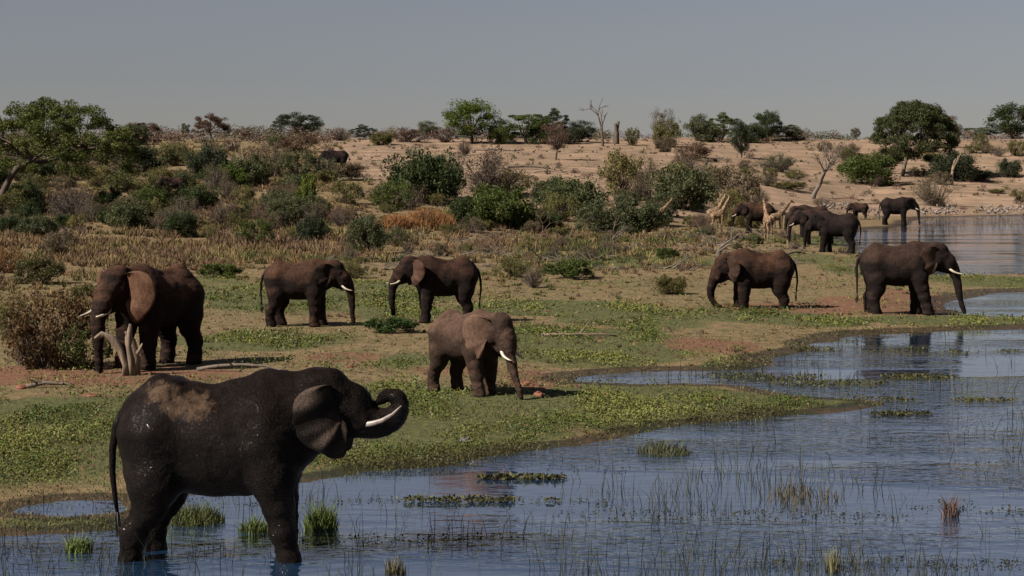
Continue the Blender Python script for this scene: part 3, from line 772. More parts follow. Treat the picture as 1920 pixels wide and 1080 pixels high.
def dead_tree(seed, levels=4, spread=.6, r0=.035, L0=.38, lean=(0, 0), nb=(2, 3)):
    rng = np.random.default_rng(seed); mb = MB()
    def grow(p, d, L, r, lv):
        n = 5; pts = [p]; dd = d.copy()
        for _ in range(n):
            dd = dd+rng.normal(0, .11, 3); dd /= np.linalg.norm(dd); pts.append(pts[-1]+dd*L/n)
        mb.tube(pts, np.linspace(r, r*.62, n+1), 6 if lv > 1 else 4)
        if lv == 0: return
        for _ in range(rng.integers(nb[0], nb[1]+1)):
            e = dd+rng.normal(0, spread, 3); e[2] = max(e[2], -.15)+.2; e /= np.linalg.norm(e)
            grow(pts[-1] if rng.random() < .6 else pts[-2], e, L*rng.uniform(.55, .85), r*.58, lv-1)
    d0 = np.array([lean[0], lean[1], 1.0]); d0 /= np.linalg.norm(d0)
    grow(np.array([0, 0, -.05]), d0, L0, r0, levels)
    V = np.concatenate(mb.V); s = 1/V[:, 2].max(); mb.V = [v*s for v in mb.V]
    return mb.mesh('dead_wood')

# ------------------------------------------------------------------ trees
def rec(*a): return a
def px_m(p): return p[1]/FPX            # metres per photo pixel at that distance
_tn = [0]
def tree(px, base, w, top, kind, col, label, bark='bark', bark_col=None, cat='tree', group='trees along the ridge'):
    _tn[0] += 1; p = ray_hit(px, base); m = px_m(p); H = (base-top)*m; W = w*m
    e = empty('tree', p-np.array([0, 0, .05]), random.uniform(0, 6.28), (W, W, H)); tag(e, label, cat, group)
    cm, tm = TREE[kind][_tn[0] % 2]
    obj('crown', cm, M['leaf'], e, col)
    t = obj('trunk', tm, M['bark'], e)
    return e
DG = (.030, .044, .013); MG = (.050, .068, .014); BG = (.060, .086, .013); OL = (.092, .086, .032); RB = (.095, .056, .042); GB = (.098, .076, .050); GG = (.060, .068, .032); DK = (.028, .036, .018); OR = (.20, .11, .05); YO = (.120, .106, .040)
TREES = [
 (885, 268, 112, 181, 'round', BG, 'tall bright green tree with a forked trunk at the middle of the ridge'),
 (985, 268, 100, 203, 'spread', MG, 'wide dark green tree just right of the tallest ridge tree'),
 (1040, 266, 60, 198, 'spread', DG, 'flat topped green tree behind the pinkish bare tree'),
 (1092, 266, 58, 224, 'round', DK, 'low dark tree left of the dead forked ridge tree'),
 (1042, 300, 64, 220, 'sparse', RB, 'pinkish brown nearly leafless round tree on the sand below the ridge'),
 (560, 262, 92, 206, 'umbrella', DK, 'dark flat topped tree alone on the skyline left of centre'),
 (268, 264, 66, 223, 'umbrella', RB, 'low reddish umbrella tree on the skyline beside the big acacia'),
 (395, 264, 66, 208, 'umbrella', RB, 'taller reddish tree on the skyline above the bleached dead tree'),
 (462, 262, 54, 233, 'sparse', GB, 'thin greyish tree between the reddish and the dark flat topped trees'),
 (347, 258, 18, 221, 'spread', GG, 'tiny thin sapling on the skyline between two reddish trees'),
 (680, 262, 52, 231, 'spread', DK, 'boxy dark green tree on the ridge above the sand slope'),
 (802, 258, 44, 224, 'round', GG, 'bluish dark small tree left of the tallest ridge tree'),
 (1242, 272, 54, 196, 'sparse', GB, 'half bare tree with thin upright twigs right of the dead tree'),
 (1308, 264, 54, 212, 'round', GG, 'grey green tree at the left end of the right ridge row'),
 (1355, 262, 62, 207, 'spread', MG, 'green tree second in the right ridge row'),
 (1390, 296, 50, 222, 'round', DK, 'narrow dark green tree standing forward of the right ridge row'),
 (1440, 264, 60, 204, 'round', DG, 'pointed green tree on the ridge left of the open sand skyline'),
 (1476, 262, 52, 228, 'spread', GG, 'low drab tree closing the right ridge row'),
 (1604, 254, 22, 230, 'round', GB, 'tiny distant tree on the open sand skyline'),
 (1760, 278, 74, 202, 'umbrella', RB, 'dark reddish tree right behind the big umbrella acacia'),
 (1900, 254, 112, 180, 'round', DG, 'large dark green tree at the right edge of the ridge'),
 (1832, 254, 76, 224, 'spread', GG, 'low spreading grey green tree left of the right edge tree'),
]
for t in TREES: tree(*t)
# the umbrella acacia on the right slope: finer, with a visible pale trunk
def big_acacia(loc, W, H, seed, col, label, lean, clump_n=150, per=230, leaf=.10, trunk_r=.22, fork=.42, cz=(.40, .98), dome=1.0, bark='bark', offset=(0, 0), cr=.065):
    rng = np.random.default_rng(seed); C = []
    ox, oy = offset
    while len(C) < clump_n:
        a = rng.uniform(0, 2*pi); r = math.sqrt(rng.random()); topz = cz[0]+(cz[1]-cz[0])*math.sqrt(max(0, 1-.92*r*r))**dome
        z = topz-abs(rng.normal(0, .10)) if rng.random() < .6 else rng.uniform(cz[0]-.02, topz)
        C.append((ox+r*cos(a)*W/2, oy+r*sin(a)*W/2, z*H))
    C = np.array(C); V, F = crown(rng, C, W*cr, per, leaf, .7, .4)
    e = empty('acacia_tree', loc); tag(e, label, 'tree')
    obj('crown', np_mesh('crown', V, F), M['leaf'], e, col)
    mb = MB(); top = np.array([lean[0], lean[1], fork*H])
    mb.tube(bez((0, 0, -.2), (lean[0]*.25, 0, fork*H*.55), top, 8), np.linspace(trunk_r, trunk_r*.7, 8), 10)
    forks = []
    for i in range(6):
        a = i*pi/3+rng.uniform(-.4, .4); f = np.array([ox+cos(a)*W*.2, oy+sin(a)*W*.2, (cz[0]+.08+.12*rng.random())*H])
        mb.tube(bez(top, (top+f)/2+[0, 0, -.05*H], f, 7), np.linspace(trunk_r*.55, trunk_r*.28, 7), 7); forks.append(f)
    forks = np.array(forks)
    for c in C[::2]:
        f = forks[np.argmin(((forks-c)**2).sum(1))]
        mb.tube(bez(f, (f+c)/2+rng.normal(0, .15, 3), c, 6), np.linspace(trunk_r*.2, .015, 6), 5, False)
    obj('trunk', mb.mesh('trunk'), M[bark], e)
    return e
p = ray_hit(1692, 330); m = px_m(p)
big_acacia(p, 150*m, 142*m, 61, (.046, .054, .020), 'big umbrella acacia with pale trunk on the right sand slope', (14*m, 0), 200, 320, .15, .35, .32, (.24, .98), .8, 'greywood', (22*m, 0), .075)
p = ray_hit(-8, 402); m = px_m(p)
big_acacia(p, 330*m, 225*m, 62, (.066, .080, .018), 'large green acacia with dark leaning trunk at the left edge', (42*m, 0), 180, 330, .095, .36, .40, (.37, .97), 1.0, 'bark', (80*m, 4), .05)

def dead(px, base, top, seed, mat, label, rz=0, cat='dead tree', wx=1.0, **kw):
    p = ray_hit(px, base); m = px_m(p); H = (base-top)*m
    e = empty('dead_tree', p, rz, (H*wx, H, H)); tag(e, label, cat, 'leafless trees')
    obj('trunk', dead_tree(seed, **kw), M[mat], e)
dead(1130, 274, 182, 11, 'bark', 'bare dark dead tree forking against the sky on the ridge', 0, levels=4, spread=.42)
dead(1155, 270, 226, 12, 'bark', 'short broken dead trunk beside the forked ridge tree', 0, levels=1, r0=.09)
dead(1522, 372, 262, 13, 'greywood', 'tall pale dead tree with a long side limb on the sand above the elephants', .4, levels=5, spread=.42, lean=(.05, 0), r0=.045, wx=1.25)
dead(462, 342, 252, 14, 'bleached', 'bleached dead tree with forked pale trunk in the left thicket', .2, levels=3, spread=.42, r0=.05, wx=.9)
dead(1783, 346, 290, 15, 'bleached', 'leaning bleached trunk beside the dark bush on the right slope', 0, levels=2, spread=.3, lean=(.35, 0), r0=.05)
dead(1004, 478, 398, 16, 'redwood', 'spindly reddish dead sapling in the dry grass right of centre', 0, levels=4, spread=.5, r0=.02, wx=1.1)
dead(1152, 468, 405, 17, 'greywood', 'spiky dead bush in front of the grey green shrubs', 0, levels=4, spread=.7, r0=.02, L0=.2, wx=1.3)
dead(1350, 486, 424, 18, 'greywood', 'spiky dead branches standing left above the hollow elephant', 0, levels=4, spread=.8, r0=.02, L0=.15, wx=1.5)
dead(1478, 462, 432, 19, 'bleached', 'short pale dead stump between the giraffes and the distant pair', 0, levels=2, spread=.5, r0=.06)

# ------------------------------------------------------------------ shrubs
_sn = [0]
def shrub(px, base, w, top, kind, col, label, group='shrubs of the river scrub', stem='bark', place=None):
    _sn[0] += 1; p = ray_hit(px, base) if place is None else place; m = px_m(p)
    e = empty('shrub', p, random.uniform(0, 6.28), (w*m/2, w*m/2, (base-top)*m)); tag(e, label, 'shrub', group)
    fm, sm = SHRUB[kind][_sn[0] % 3]
    obj('foliage', fm, M['leaf'], e, col)
    so = obj('stems', sm, M['bark'], e)
    if kind == 'twig': stem = 'greywood'
    if len(so.material_slots): so.material_slots[0].link = 'OBJECT'; so.material_slots[0].material = M[stem]
    return e
SH = [
 # right slope
 (1632, 346, 116, 288, 'dense', MG, 'large bright green bush left of the umbrella acacia on the sand'),
 (1590, 296, 46, 268, 'airy', GB, 'small grey brown bush above the large bright green one'),
 (1788, 338, 92, 282, 'dense', DK, 'dark green bush behind the leaning bleached trunk'),
 (1755, 386, 94, 328, 'twig', GB, 'grey brown twiggy thicket just above the far shore birds'),
 (1825, 338, 70, 312, 'mat', DK, 'low dark brush trailing right from the dark slope bush'),
 (1892, 332, 48, 296, 'dense', DK, 'small round dark bush near the right edge of the slope'),
 (1838, 282, 30, 250, 'airy', OL, 'small upright olive bush high on the right slope'),
 (1870, 363, 34, 352, 'mat', OL, 'flat olive tuft low on the right sand'),
 (1912, 378, 40, 354, 'airy', OL, 'pale olive bush at the right edge just above the shore'),
 (1905, 292, 44, 262, 'airy', OL, 'thin olive bush at the right edge under the ridge tree'),
 (1482, 356, 64, 336, 'mat', OL, 'low olive bush left of the tall pale dead tree'),
 (1460, 322, 84, 288, 'twig', GG, 'dark heap of fallen brush on the sand left of the dead tree'),
 (1545, 388, 50, 370, 'twig', RB, 'reddish twig heap at the foot of the tall pale dead tree'),
 # middle
 (795, 378, 128, 284, 'dense', DG, 'big dark green bush on the left rim of the sand slope'),
 (842, 372, 60, 300, 'airy', GG, 'silvery airy bush tucked behind the big dark green one'),
 (918, 366, 124, 288, 'twig', (.075, .054, .042), 'large rounded grey purple leafless bush at centre'),
 (935, 424, 118, 350, 'dense', MG, 'green bush in front of the grey purple leafless bush'),
 (872, 418, 78, 372, 'dense', DG, 'dark green bush left of the green centre bush'),
 (735, 396, 84, 346, 'airy', MG, 'loose green bush left below the big dark green bush'),
 (1072, 402, 112, 334, 'dense', (.052, .064, .026), 'grey green mound bush right of the sand gap'),
 (1170, 366, 92, 292, 'airy', YO, 'yellowish olive bush with a ragged top on the slope'),
 (1210, 345, 50, 300, 'twig', GB, 'thin twiggy bush right of the ragged yellowish one'),
 (1282, 392, 116, 312, 'dense', GG, 'large dark grey green bush left of the giraffes'),
 (1378, 384, 94, 318, 'airy', GB, 'brownish bush right behind the giraffes'),
 (1420, 392, 50, 355, 'twig', GB, 'low grey twigs behind the brown elephant'),
 (1130, 440, 100, 376, 'airy', GG, 'grey green shrub left of the lone giraffe'),
 (1195, 438, 96, 380, 'dense', GG, 'rounded grey green shrub that the lone giraffe stands in'),
 (1305, 345, 80, 300, 'twig', GB, 'bare twiggy shrub on the slope below the right ridge row'),
 (1300, 300, 70, 266, 'airy', RB, 'reddish airy shrub just under the right ridge row'),
 (1250, 276, 64, 226, 'airy', OL, 'olive shrub at the foot of the half bare ridge tree'),
 (1185, 272, 40, 240, 'airy', OL, 'small olive shrub between the dead tree and the half bare tree'),
 (716, 272, 52, 245, 'dense', OL, 'olive shrub on the ridge right of the boxy dark tree'),
 (938, 270, 56, 230, 'dense', MG, 'green bush filling the gap right of the tallest ridge tree'),
 (1015, 270, 72, 228, 'dense', DG, 'dark bush under the wide ridge trees'),
 (1070, 270, 54, 236, 'dense', DK, 'dark low bush right of the pinkish bare tree'),
 (1330, 266, 60, 232, 'dense', GG, 'dull bush between the first two trees of the right ridge row'),
 (1410, 268, 70, 232, 'dense', DG, 'dark bush under the pointed ridge tree'),
 (1500, 262, 50, 240, 'airy', GB, 'brown bush at the right end of the right ridge row'),
 (765, 266, 80, 240, 'airy', RB, 'reddish ridge bush left of the bluish small tree'),
 (835, 266, 60, 238, 'airy', RB, 'pinkish ridge bush touching the tallest ridge tree'),
 (640, 264, 60, 240, 'twig', GB, 'brown ridge bush left of the boxy dark tree'),
 (870, 292, 36, 262, 'twig', RB, 'small reddish twig bush below the tallest ridge tree'),
 # left thicket
 (688, 476, 86, 402, 'dense', GG, 'grey green bush behind the two facing elephants'),
 (748, 462, 52, 424, 'airy', GG, 'smaller grey green bush right of the one behind the facing elephants'),
 (578, 406, 78, 326, 'cone', (.078, .098, .018), 'bright yellow green upright bush in the left thicket'),
 (585, 456, 64, 404, 'dense', DK, 'dark round bush right below the bright upright one'),
 (528, 402, 84, 352, 'dense', GG, 'dull green bush left of the bright upright one'),
 (652, 382, 74, 336, 'airy', OL, 'olive brown bush right of the bright upright one'),
 (478, 460, 88, 410, 'airy', MG, 'green shrub standing in dry grass left of the dark round bush'),
 (372, 396, 90, 342, 'dense', DG, 'dark green bush beside the elephant hidden in the thicket'),
 (432, 352, 70, 304, 'dense', BG, 'fresh green bush left of the bleached dead tree'),
 (282, 402, 90, 350, 'dense', MG, 'green bush below the elephant hidden in the thicket'),
 (246, 360, 110, 318, 'airy', (.072, .080, .026), 'yellow green shrub right of the big acacia crown'),
 (205, 392, 60, 350, 'dense', DG, 'dark shrub under the right side of the big acacia'),
 (52, 402, 76, 360, 'dense', DG, 'dark green shrub beneath the big acacia near its trunk'),
 (142, 412, 112, 352, 'twig', (.072, .052, .05), 'purplish grey twig bush under the big acacia'),
 (258, 322, 120, 268, 'dense', DK, 'dark bush mass behind the big acacia crown'),
 (320, 312, 84, 268, 'airy', YO, 'yellowish bush below the reddish skyline trees'),
 (392, 334, 96, 268, 'dense', DK, 'dark green bush under the taller reddish skyline tree'),
 (512, 332, 116, 266, 'twig', GB, 'broad grey twiggy bush right of the bleached dead tree'),
 (560, 336, 96, 282, 'airy', GG, 'grey green bush below the dark flat topped skyline tree'),
 (610, 342, 60, 312, 'mat', OL, 'low olive scrub under the resting dark elephant'),
 (560, 284, 90, 252, 'airy', RB, 'reddish low bush under the dark flat topped skyline tree'),
 (505, 420, 90, 376, 'twig', RB, 'rust coloured twig bush in the middle of the left thicket'),
 (420, 424, 90, 378, 'twig', RB, 'reddish brown twig bush beside the rust coloured one'),
 (315, 436, 84, 390, 'twig', GB, 'tall grey brown twigs rising from the dry grass at left'),
 (640, 424, 70, 386, 'twig', RB, 'reddish fallen twigs right of the bright upright bush'),
 (612, 338, 70, 296, 'twig', GG, 'dark twiggy brush hiding the legs of the resting elephant'),
 (655, 338, 66, 298, 'mat', GB, 'grey brush right under the rump of the resting elephant'),
 (300, 384, 70, 344, 'airy', OL, 'olive bush half covering the elephant in the thicket'),
 (345, 386, 60, 350, 'dense', GG, 'grey green bush at the feet of the elephant in the thicket'),
 # near
 (1256, 551, 78, 514, 'dense', (.072, .064, .022), 'lone round olive bush on the tan flat at centre right'),
 (1075, 522, 116, 480, 'mat', MG, 'low green shrub bank right behind the left facing elephant'),
 (1000, 540, 60, 500, 'twig', GB, 'small dark tangle of twigs right of the left facing elephant'),
 (960, 520, 80, 478, 'airy', OL, 'olive tuft at the rump of the left facing elephant'),
 (1250, 486, 54, 460, 'mat', MG, 'small green mound on the flat below the lone giraffe'),
 (735, 623, 112, 588, 'mat', (.032, .058, .012), 'low dark green plant clump between the facing elephants and the young one'),
 (92, 690, 190, 546, 'airy', (.095, .058, .028), 'big rusty dry bush left of the bull elephant'),
 (160, 690, 120, 606, 'airy', (.056, .066, .018), 'green leafy bush right against the bull elephants trunk'),
 (50, 686, 120, 606, 'twig', (.072, .044, .033), 'purple brown twigs at the base of the big rusty bush'),
 (22, 640, 80, 560, 'airy', OL, 'olive bush at the left edge beside the big rusty bush'),
 (70, 532, 110, 482, 'dense', (.06, .056, .021), 'dark olive bush in the dry grass at the left edge'),
 (12, 512, 70, 460, 'airy', OR, 'orange brown bush at the left edge in the dry grass'),
 (110, 480, 90, 430, 'airy', GB, 'grey brown bush above the dark olive one at left'),
 (412, 520, 90, 488, 'mat', MG, 'small green shrub between the bull and the reddish elephant'),
 (165, 560, 80, 525, 'mat', OL, 'olive clump on the pale grass left of the bull'),
 (660, 522, 70, 486, 'airy', OL, 'thin olive bush right behind the reddish elephants head'),
]
for s in SH:
    s = list(s)
    if 690 < s[0] < 1430 and 330 < s[1] < 445: s[3] = s[1]-(s[1]-s[3])*1.12; s[2] *= 1.25
    elif 1430 < s[0] and s[1] < 390: s[2] *= 1.15
    shrub(*s)
# smaller filler scrub, each named by its look and its nearest landmark bush
import re
MARKS = [(t[0], t[1], re.split(r' (?:in|on|at|of|under|left|right|behind|below|above|beside|with|between|tucked|that|rising|standing|near|just|high|low|against|hiding|half|filling|touching|trailing|along|alone|closing|beneath|among|between|from) ', t[6])[0]) for t in SH]
_c = {}
for m_ in MARKS: _c[m_[2]] = _c.get(m_[2], 0)+1
MARKS = [m_ for m_ in MARKS if _c[m_[2]] == 1 and len(m_[2].split()) >= 3]
_used = set()
def filler_label(px, base, w, hue, form):
    look = ('tiny ' if w < 34 else 'small ' if w < 62 else 'medium ')+hue+' '+form
    for mx, my, nm in sorted(MARKS, key=lambda q: (q[0]-px)**2+(2*(q[1]-base))**2):
        dx, dy = px-mx, base-my
        side = ('right of' if dx > 0 else 'left of') if abs(dx) > 2*abs(dy) else ('below' if dy > 0 else 'above')
        lab = look+' '+side+' the '+nm
        if lab not in _used: _used.add(lab); return lab
KINDS = [('airy', OL, 'olive', 'loose bush'), ('dense', GG, 'grey green', 'bush'), ('twig', GB, 'grey brown', 'twig bush'), ('airy', GB, 'brown', 'loose bush'), ('dense', DG, 'dark green', 'bush'), ('twig', RB, 'reddish', 'twig bush'), ('airy', YO, 'yellowish', 'loose bush'), ('mat', YO, 'yellow green', 'clump'), ('mat', GG, 'dull green', 'clump')]
rngf = np.random.default_rng(77)
def filler(px, base, w, h, ids, group):
    k, c, hue, form = KINDS[ids[rngf.integers(len(ids))]]
    shrub(px, base, w, base-h, k, tuple(np.array(c)*rngf.uniform(.85, 1.15)), filler_label(px, base, w, hue, form), group)
n_f = 0
while n_f < 90:
    px = rngf.uniform(-20, 700); base = rngf.uniform(268, 452)
    if px > 560 and base < 390 or base < 345 and px > 540: continue
    w = rngf.uniform(38, 90)*(.75 if base < 310 else 1); filler(px, base, w, w*rngf.uniform(.45, .7), [0, 1, 1, 4, 4, 6, 0, 2, 3, 5], 'scrub bushes of the left thicket'); n_f += 1
for i in range(62):
    px = rngf.uniform(640, 1500); base = rngf.uniform(400, 500) if px < 1250 else rngf.uniform(420, 470)
    w = rngf.uniform(24, 56); filler(px, base, w, w*rngf.uniform(.4, .6), [0, 2, 3, 5, 7, 8], 'low bushes below the sand slope')
for i in range(34):
    px = rngf.uniform(690, 1430); base = rngf.uniform(336, 432)
    if 985 < px < 1030 and base < 400: continue
    w = rngf.uniform(40, 92); filler(px, base, w, w*rngf.uniform(.45, .65), [0, 1, 2, 3, 4, 6], 'bushes on the foot of the sand slope')
for i in range(26):
    px = rngf.uniform(1080, 1900); base = rngf.uniform(276, 352)
    w = rngf.uniform(30, 60); filler(px, base, w, w*rngf.uniform(.4, .6), [0, 2, 3, 5], 'bushes on the foot of the sand slope')
# the crest of the ridge: drab scrub far away, one mass
def ridge_scrub():
    rng = np.random.default_rng(88); Vs, Fs, Cs, n = [], [], [], 0
    for i in range(320):
        px = rng.uniform(-60, 1990) if i < 230 else rng.uniform(200, 620); Y = rng.uniform(404 if px > 620 else 350, 445); X = (px-960)/FPX*Y; z = float(terrain(np.array([X]), np.array([Y]))[0])
        W = rng.uniform(1.6, 4.4); H = rng.uniform(.9, 2.9)*(1.15 if px < 900 else .85); k = int(160*W/3)
        q = rng.normal(size=(k, 3)); q /= np.linalg.norm(q, axis=1)[:, None]; q *= rng.random((k, 1))**.4
        C = np.array([X, Y, z+H*.45])+q*[W/2*1.2, W/2, H*.55]; C[:, 2] = np.maximum(C[:, 2], z)
        V, F = leaves(C, .17, rng, .2); Vs.append(V); Fs.append(F+n); n += len(V)
        c = np.array([RB, GB, GG, OL, (.145, .082, .048), GB, RB][rng.integers(7)])*rng.uniform(.8, 1.2); Cs.append(np.tile(c, (len(V), 1))*np.repeat(rng.uniform(.7, 1.25, (k, 1)), 4, 0))
    tag(obj('ridge_scrub', np_mesh('ridge_scrub', np.concatenate(Vs), np.concatenate(Fs), False, np.concatenate(Cs)), M['herb']), 'drab brown and olive scrub along the crest of the ridge', 'scrub', kind='stuff')
ridge_scrub()
def sand_tufts():
    rng = np.random.default_rng(89); Vs, Fs, Cs, n = [], [], [], 0
    for i in range(900):
        Y = rng.uniform(180, 405); px = rng.uniform(600, 1960); X = (px-960)/FPX*Y
        if weights(np.array([X]), np.array([Y]), None)[2][0] < .4: continue
        z = float(terrain(np.array([X]), np.array([Y]))[0]); W = .25+1.6*rng.random()**2.5; k = int(44*W+12)
        q = rng.normal(size=(k, 3)); q /= np.linalg.norm(q, axis=1)[:, None]; q *= rng.random((k, 1))**.5
        C = np.array([X, Y, z+.1])+np.abs(q*[0, 0, 1])*W*.4+q*[W/2, W/2, 0]
        V, F = leaves(C, .12, rng, .1); Vs.append(V); Fs.append(F+n); n += len(V)
        c = np.array([GB, OL, RB, (.16, .11, .07)][rng.integers(4)]); Cs.append(np.tile(c, (len(V), 1))*np.repeat(rng.uniform(.6, 1.2, (k, 1)), 4, 0))
    tag(obj('sand_tufts', np_mesh('sand_tufts', np.concatenate(Vs), np.concatenate(Fs), False, np.concatenate(Cs)), M['herb']), 'tiny dry tufts scattered over the open sand slope', 'tufts', kind='stuff')
sand_tufts()

# ------------------------------------------------------------------ fallen wood, stump, mud, stones
def log(px, py, length, rz, r, seed, mat, label, branches=3, name='fallen_branch', bend=.25):
    p = ray_hit(px, py); m = px_m(p); L = length*m; rng = np.random.default_rng(seed); mb = MB()
    pts = bez((-L/2, 0, r*.6), (0, rng.uniform(-bend, bend)*L, r+rng.uniform(.0, .12)*L), (L/2, 0, r*.6), 9)+rng.normal(0, r*.25, (9, 3))
    mb.tube(pts, np.linspace(r, r*.45, 9), 8)
    for i in range(branches):
        a = pts[rng.integers(2, 8)]; d = np.array([rng.normal(0, .6), rng.normal(0, .5), abs(rng.normal(.3, .3))]); e = a+d*L*.3
        e[2] = max(e[2], .03); mb.tube(bez(a, (a+e)/2+rng.normal(0, .1*L*.3, 3), e, 5), np.linspace(r*.45, r*.15, 5), 5)
    o = obj(name, mb.mesh('wood'), M[mat]); o.location = p; o.rotation_euler = (0, 0, rz)
    tag(o, label, 'fallen branch', 'fallen dead wood')
log(455, 697, 175, -.12, .06, 1, 'greywood', 'long pale fallen branch at the hind feet of the bull')
log(1085, 631, 140, .06, .06, 2, 'bleached', 'pale curved branch lying on the green flat right of the young elephant')
log(700, 487, 80, .5, .09, 3, 'greywood', 'arched grey branch between the two facing elephants')
log(625, 467, 60, -.4, .07, 4, 'bleached', 'small pale branch in the dry grass behind the reddish elephant')
log(95, 727, 90, .1, .06, 5, 'greywood', 'thin broken branch on the red mud left of the stump')
log(350, 416, 70, -.2, .08, 6, 'bleached', 'pale fallen branch in the left thicket')
log(990, 318, 90, .1, .22, 7, 'greywood', 'dark fallen trunk on the sand below the ridge at centre')
log(1030, 326, 80, -.5, .15, 8, 'bleached', 'tangled pale branches below the pinkish bare tree', 8)
log(930, 284, 90, 0, .22, 9, 'greywood', 'dark log near the top of the sand slope')
log(1250, 440, 70, .2, .12, 10, 'bleached', 'pale driftwood below the lone giraffe', 5)
log(1380, 462, 80, -.1, .08, 11, 'bleached', 'light brown branches on the ground below the pair of giraffes', 5)
log(1490, 478, 60, .7, .09, 12, 'greywood', 'dark branch leaning behind the back of the hollow elephant', 2)
log(665, 340, 70, -.3, .14, 13, 'greywood', 'grey dead wood right of the resting dark elephant', 6)
log(1330, 300, 80, .2, .2, 14, 'greywood', 'grey fallen wood on the slope under the right ridge row', 6)
log(1580, 376, 70, 0, .1, 15, 'redwood', 'thin fallen branch on the sand above the small calf', 3)
# split bleached stump in front of the bull
p = ray_hit(238, 704); m = px_m(p); mb = MB(); S = m
def sp(x, z, y=0): return ((x-238)*S, y, (704-z)*S)
mb.tube([sp(250, 706), sp(247, 680), sp(243, 655), sp(240, 632), sp(243, 608)], [.13, .11, .10, .095, .03], 8)
mb.tube([sp(236, 706, -.08), sp(238, 685, -.06), sp(228, 655, -.05), sp(212, 636, -.1), sp(195, 626, -.15), sp(180, 633, -.2)], [.08, .09, .12, .12, .09, .03], 8)
mb.tube([sp(256, 704, .05), sp(254, 670, .05), sp(246, 640, .02), sp(236, 622, 0)], [.1, .09, .08, .03], 7)
mb.tube([sp(250, 676), sp(258, 660), sp(268, 645)], [.06, .05, .02], 6)
V = np.concatenate(mb.V); V[:, 0] += .03*np.sin(V[:, 2]*14); V += np.random.default_rng(9).normal(0, .014, V.shape); mb.V = [V]
o = obj('tree_stump', mb.mesh('stump'), M['bleached']); o.location = p
tag(o, 'split bleached tree stump with a curved arm before the bull elephant', 'stump')

def lump(name, px, py, w, h, mat, label, cat, seed, group=None):
    p = ray_hit(px, py); m = px_m(p); rng = np.random.default_rng(seed); B = Body((-1.3, -1.3, -.05), (1.3, 1.3, 1.2), .11)
    for _ in range(7): B.ell((rng.uniform(-.55, .55), rng.uniform(-.5, .5), rng.uniform(.1, .45)), rng.uniform(.25, .5, 3), .08)
    V, F = B.mesh(); V += rng.normal(0, .025, V.shape)
    o = obj(name, np_mesh(name, V, F, True), M[mat]); o.location = p-np.array([0, 0, .03]); o.scale = (w*m/2, w*m/2.4, h*m); o.rotation_euler = (0, 0, rng.uniform(0, 6))
    tag(o, label, cat, group)
lump('mud_clod', 1012, 742, 36, 12, 'mud', 'red mud clod beside the trunk tip of the young elephant', 'mud clod', 1, 'mud clods')
lump('mud_clod', 985, 722, 40, 12, 'mud', 'flat red mud heap just above the clod by the trunk tip', 'mud clod', 2, 'mud clods')
lump('mud_clod', 657, 688, 28, 8, 'mud', 'small red mud clod above the wading elephants head', 'mud clod', 3, 'mud clods')
lump('mud_clod', 45, 728, 46, 10, 'mud', 'dark red clod on the mud near the left edge', 'mud clod', 4, 'mud clods')
lump('mud_clod', 175, 742, 60, 9, 'mud', 'ragged mud heap left of the wading elephants rump', 'mud clod', 5, 'mud clods')
lump('mud_clod', 1180, 718, 16, 6, 'mud', 'reddish lump at the tip of the narrow inlet', 'mud clod', 6, 'mud clods')
lump('stone', 872, 828, 30, 14, 'stone', 'dark stone on the green bank by the water edge', 'stone', 7, 'stones on the bank')
lump('stone', 665, 836, 14, 8, 'stone', 'small dark stone under the trunk of the wading elephant', 'stone', 8, 'stones on the bank')

# birds on the far shore
B = Body((-.6, -.3, -.05), (.6, .3, 1.0), .055)
B.ell((0, 0, .5), (.32, .15, .17), .08, .3); B.cone((.22, 0, .58), (.30, 0, .80), .07, .05, .05); B.cone((.30, 0, .82), (.48, 0, .78), .06, .03, .03)
B.cone((0, .05, .4), (0, .05, .02), .035, .03, .02); B.cone((0, -.05, .4), (0, -.05, .02), .035, .03, .02)
V, F = B.mesh(); bird_me = np_mesh('bird', V, F, True)
rngb = np.random.default_rng(5)
spots = [(rngb.uniform(1728, 1800), rngb.uniform(390, 405)) for _ in range(46)]+[(rngb.uniform(1835, 1925), rngb.uniform(390, 405)) for _ in range(52)]+[(rngb.uniform(1535, 1592), rngb.uniform(386, 396)) for _ in range(34)]+[(rngb.uniform(1632, 1652), rngb.uniform(392, 408)) for _ in range(8)]
for i, (px, py) in enumerate(spots):
    p = ray_hit(px, py); o = obj('bird', bird_me, M['bird']); o.location = (p[0], p[1], max(p[2], -.1)); s = rngb.uniform(.55, .95)
    o.scale = (s,)*3; o.rotation_euler = (0, 0, rngb.uniform(0, 6.28))
    dk = rngb.random() < .25
    o.material_slots[0].link = 'OBJECT'; o.material_slots[0].material = M['bird_dark' if dk else 'bird']
    tag(o, 'tiny dark bird in the flock on the far river shore' if dk else 'tiny pale bird in the flock on the far river shore', 'bird', 'birds flocking on the far shore')

# ------------------------------------------------------------------ ground cover (stuff)
rg = np.random.default_rng(12)
def scatter(n, px0, px1, py0, py1, power=1.0):
    """random ground points spread evenly over a stretch of the bank (denser where it is closer)"""
    Ya, Yb = FPX*CAMH/(py1-HOR), FPX*CAMH/(py0-HOR)
    u = rg.random(n); Y = 1/(1/Ya+(1/Yb-1/Ya)*u**power); X = (rg.uniform(px0, px1, n)-960)/FPX*Y
    return X, Y

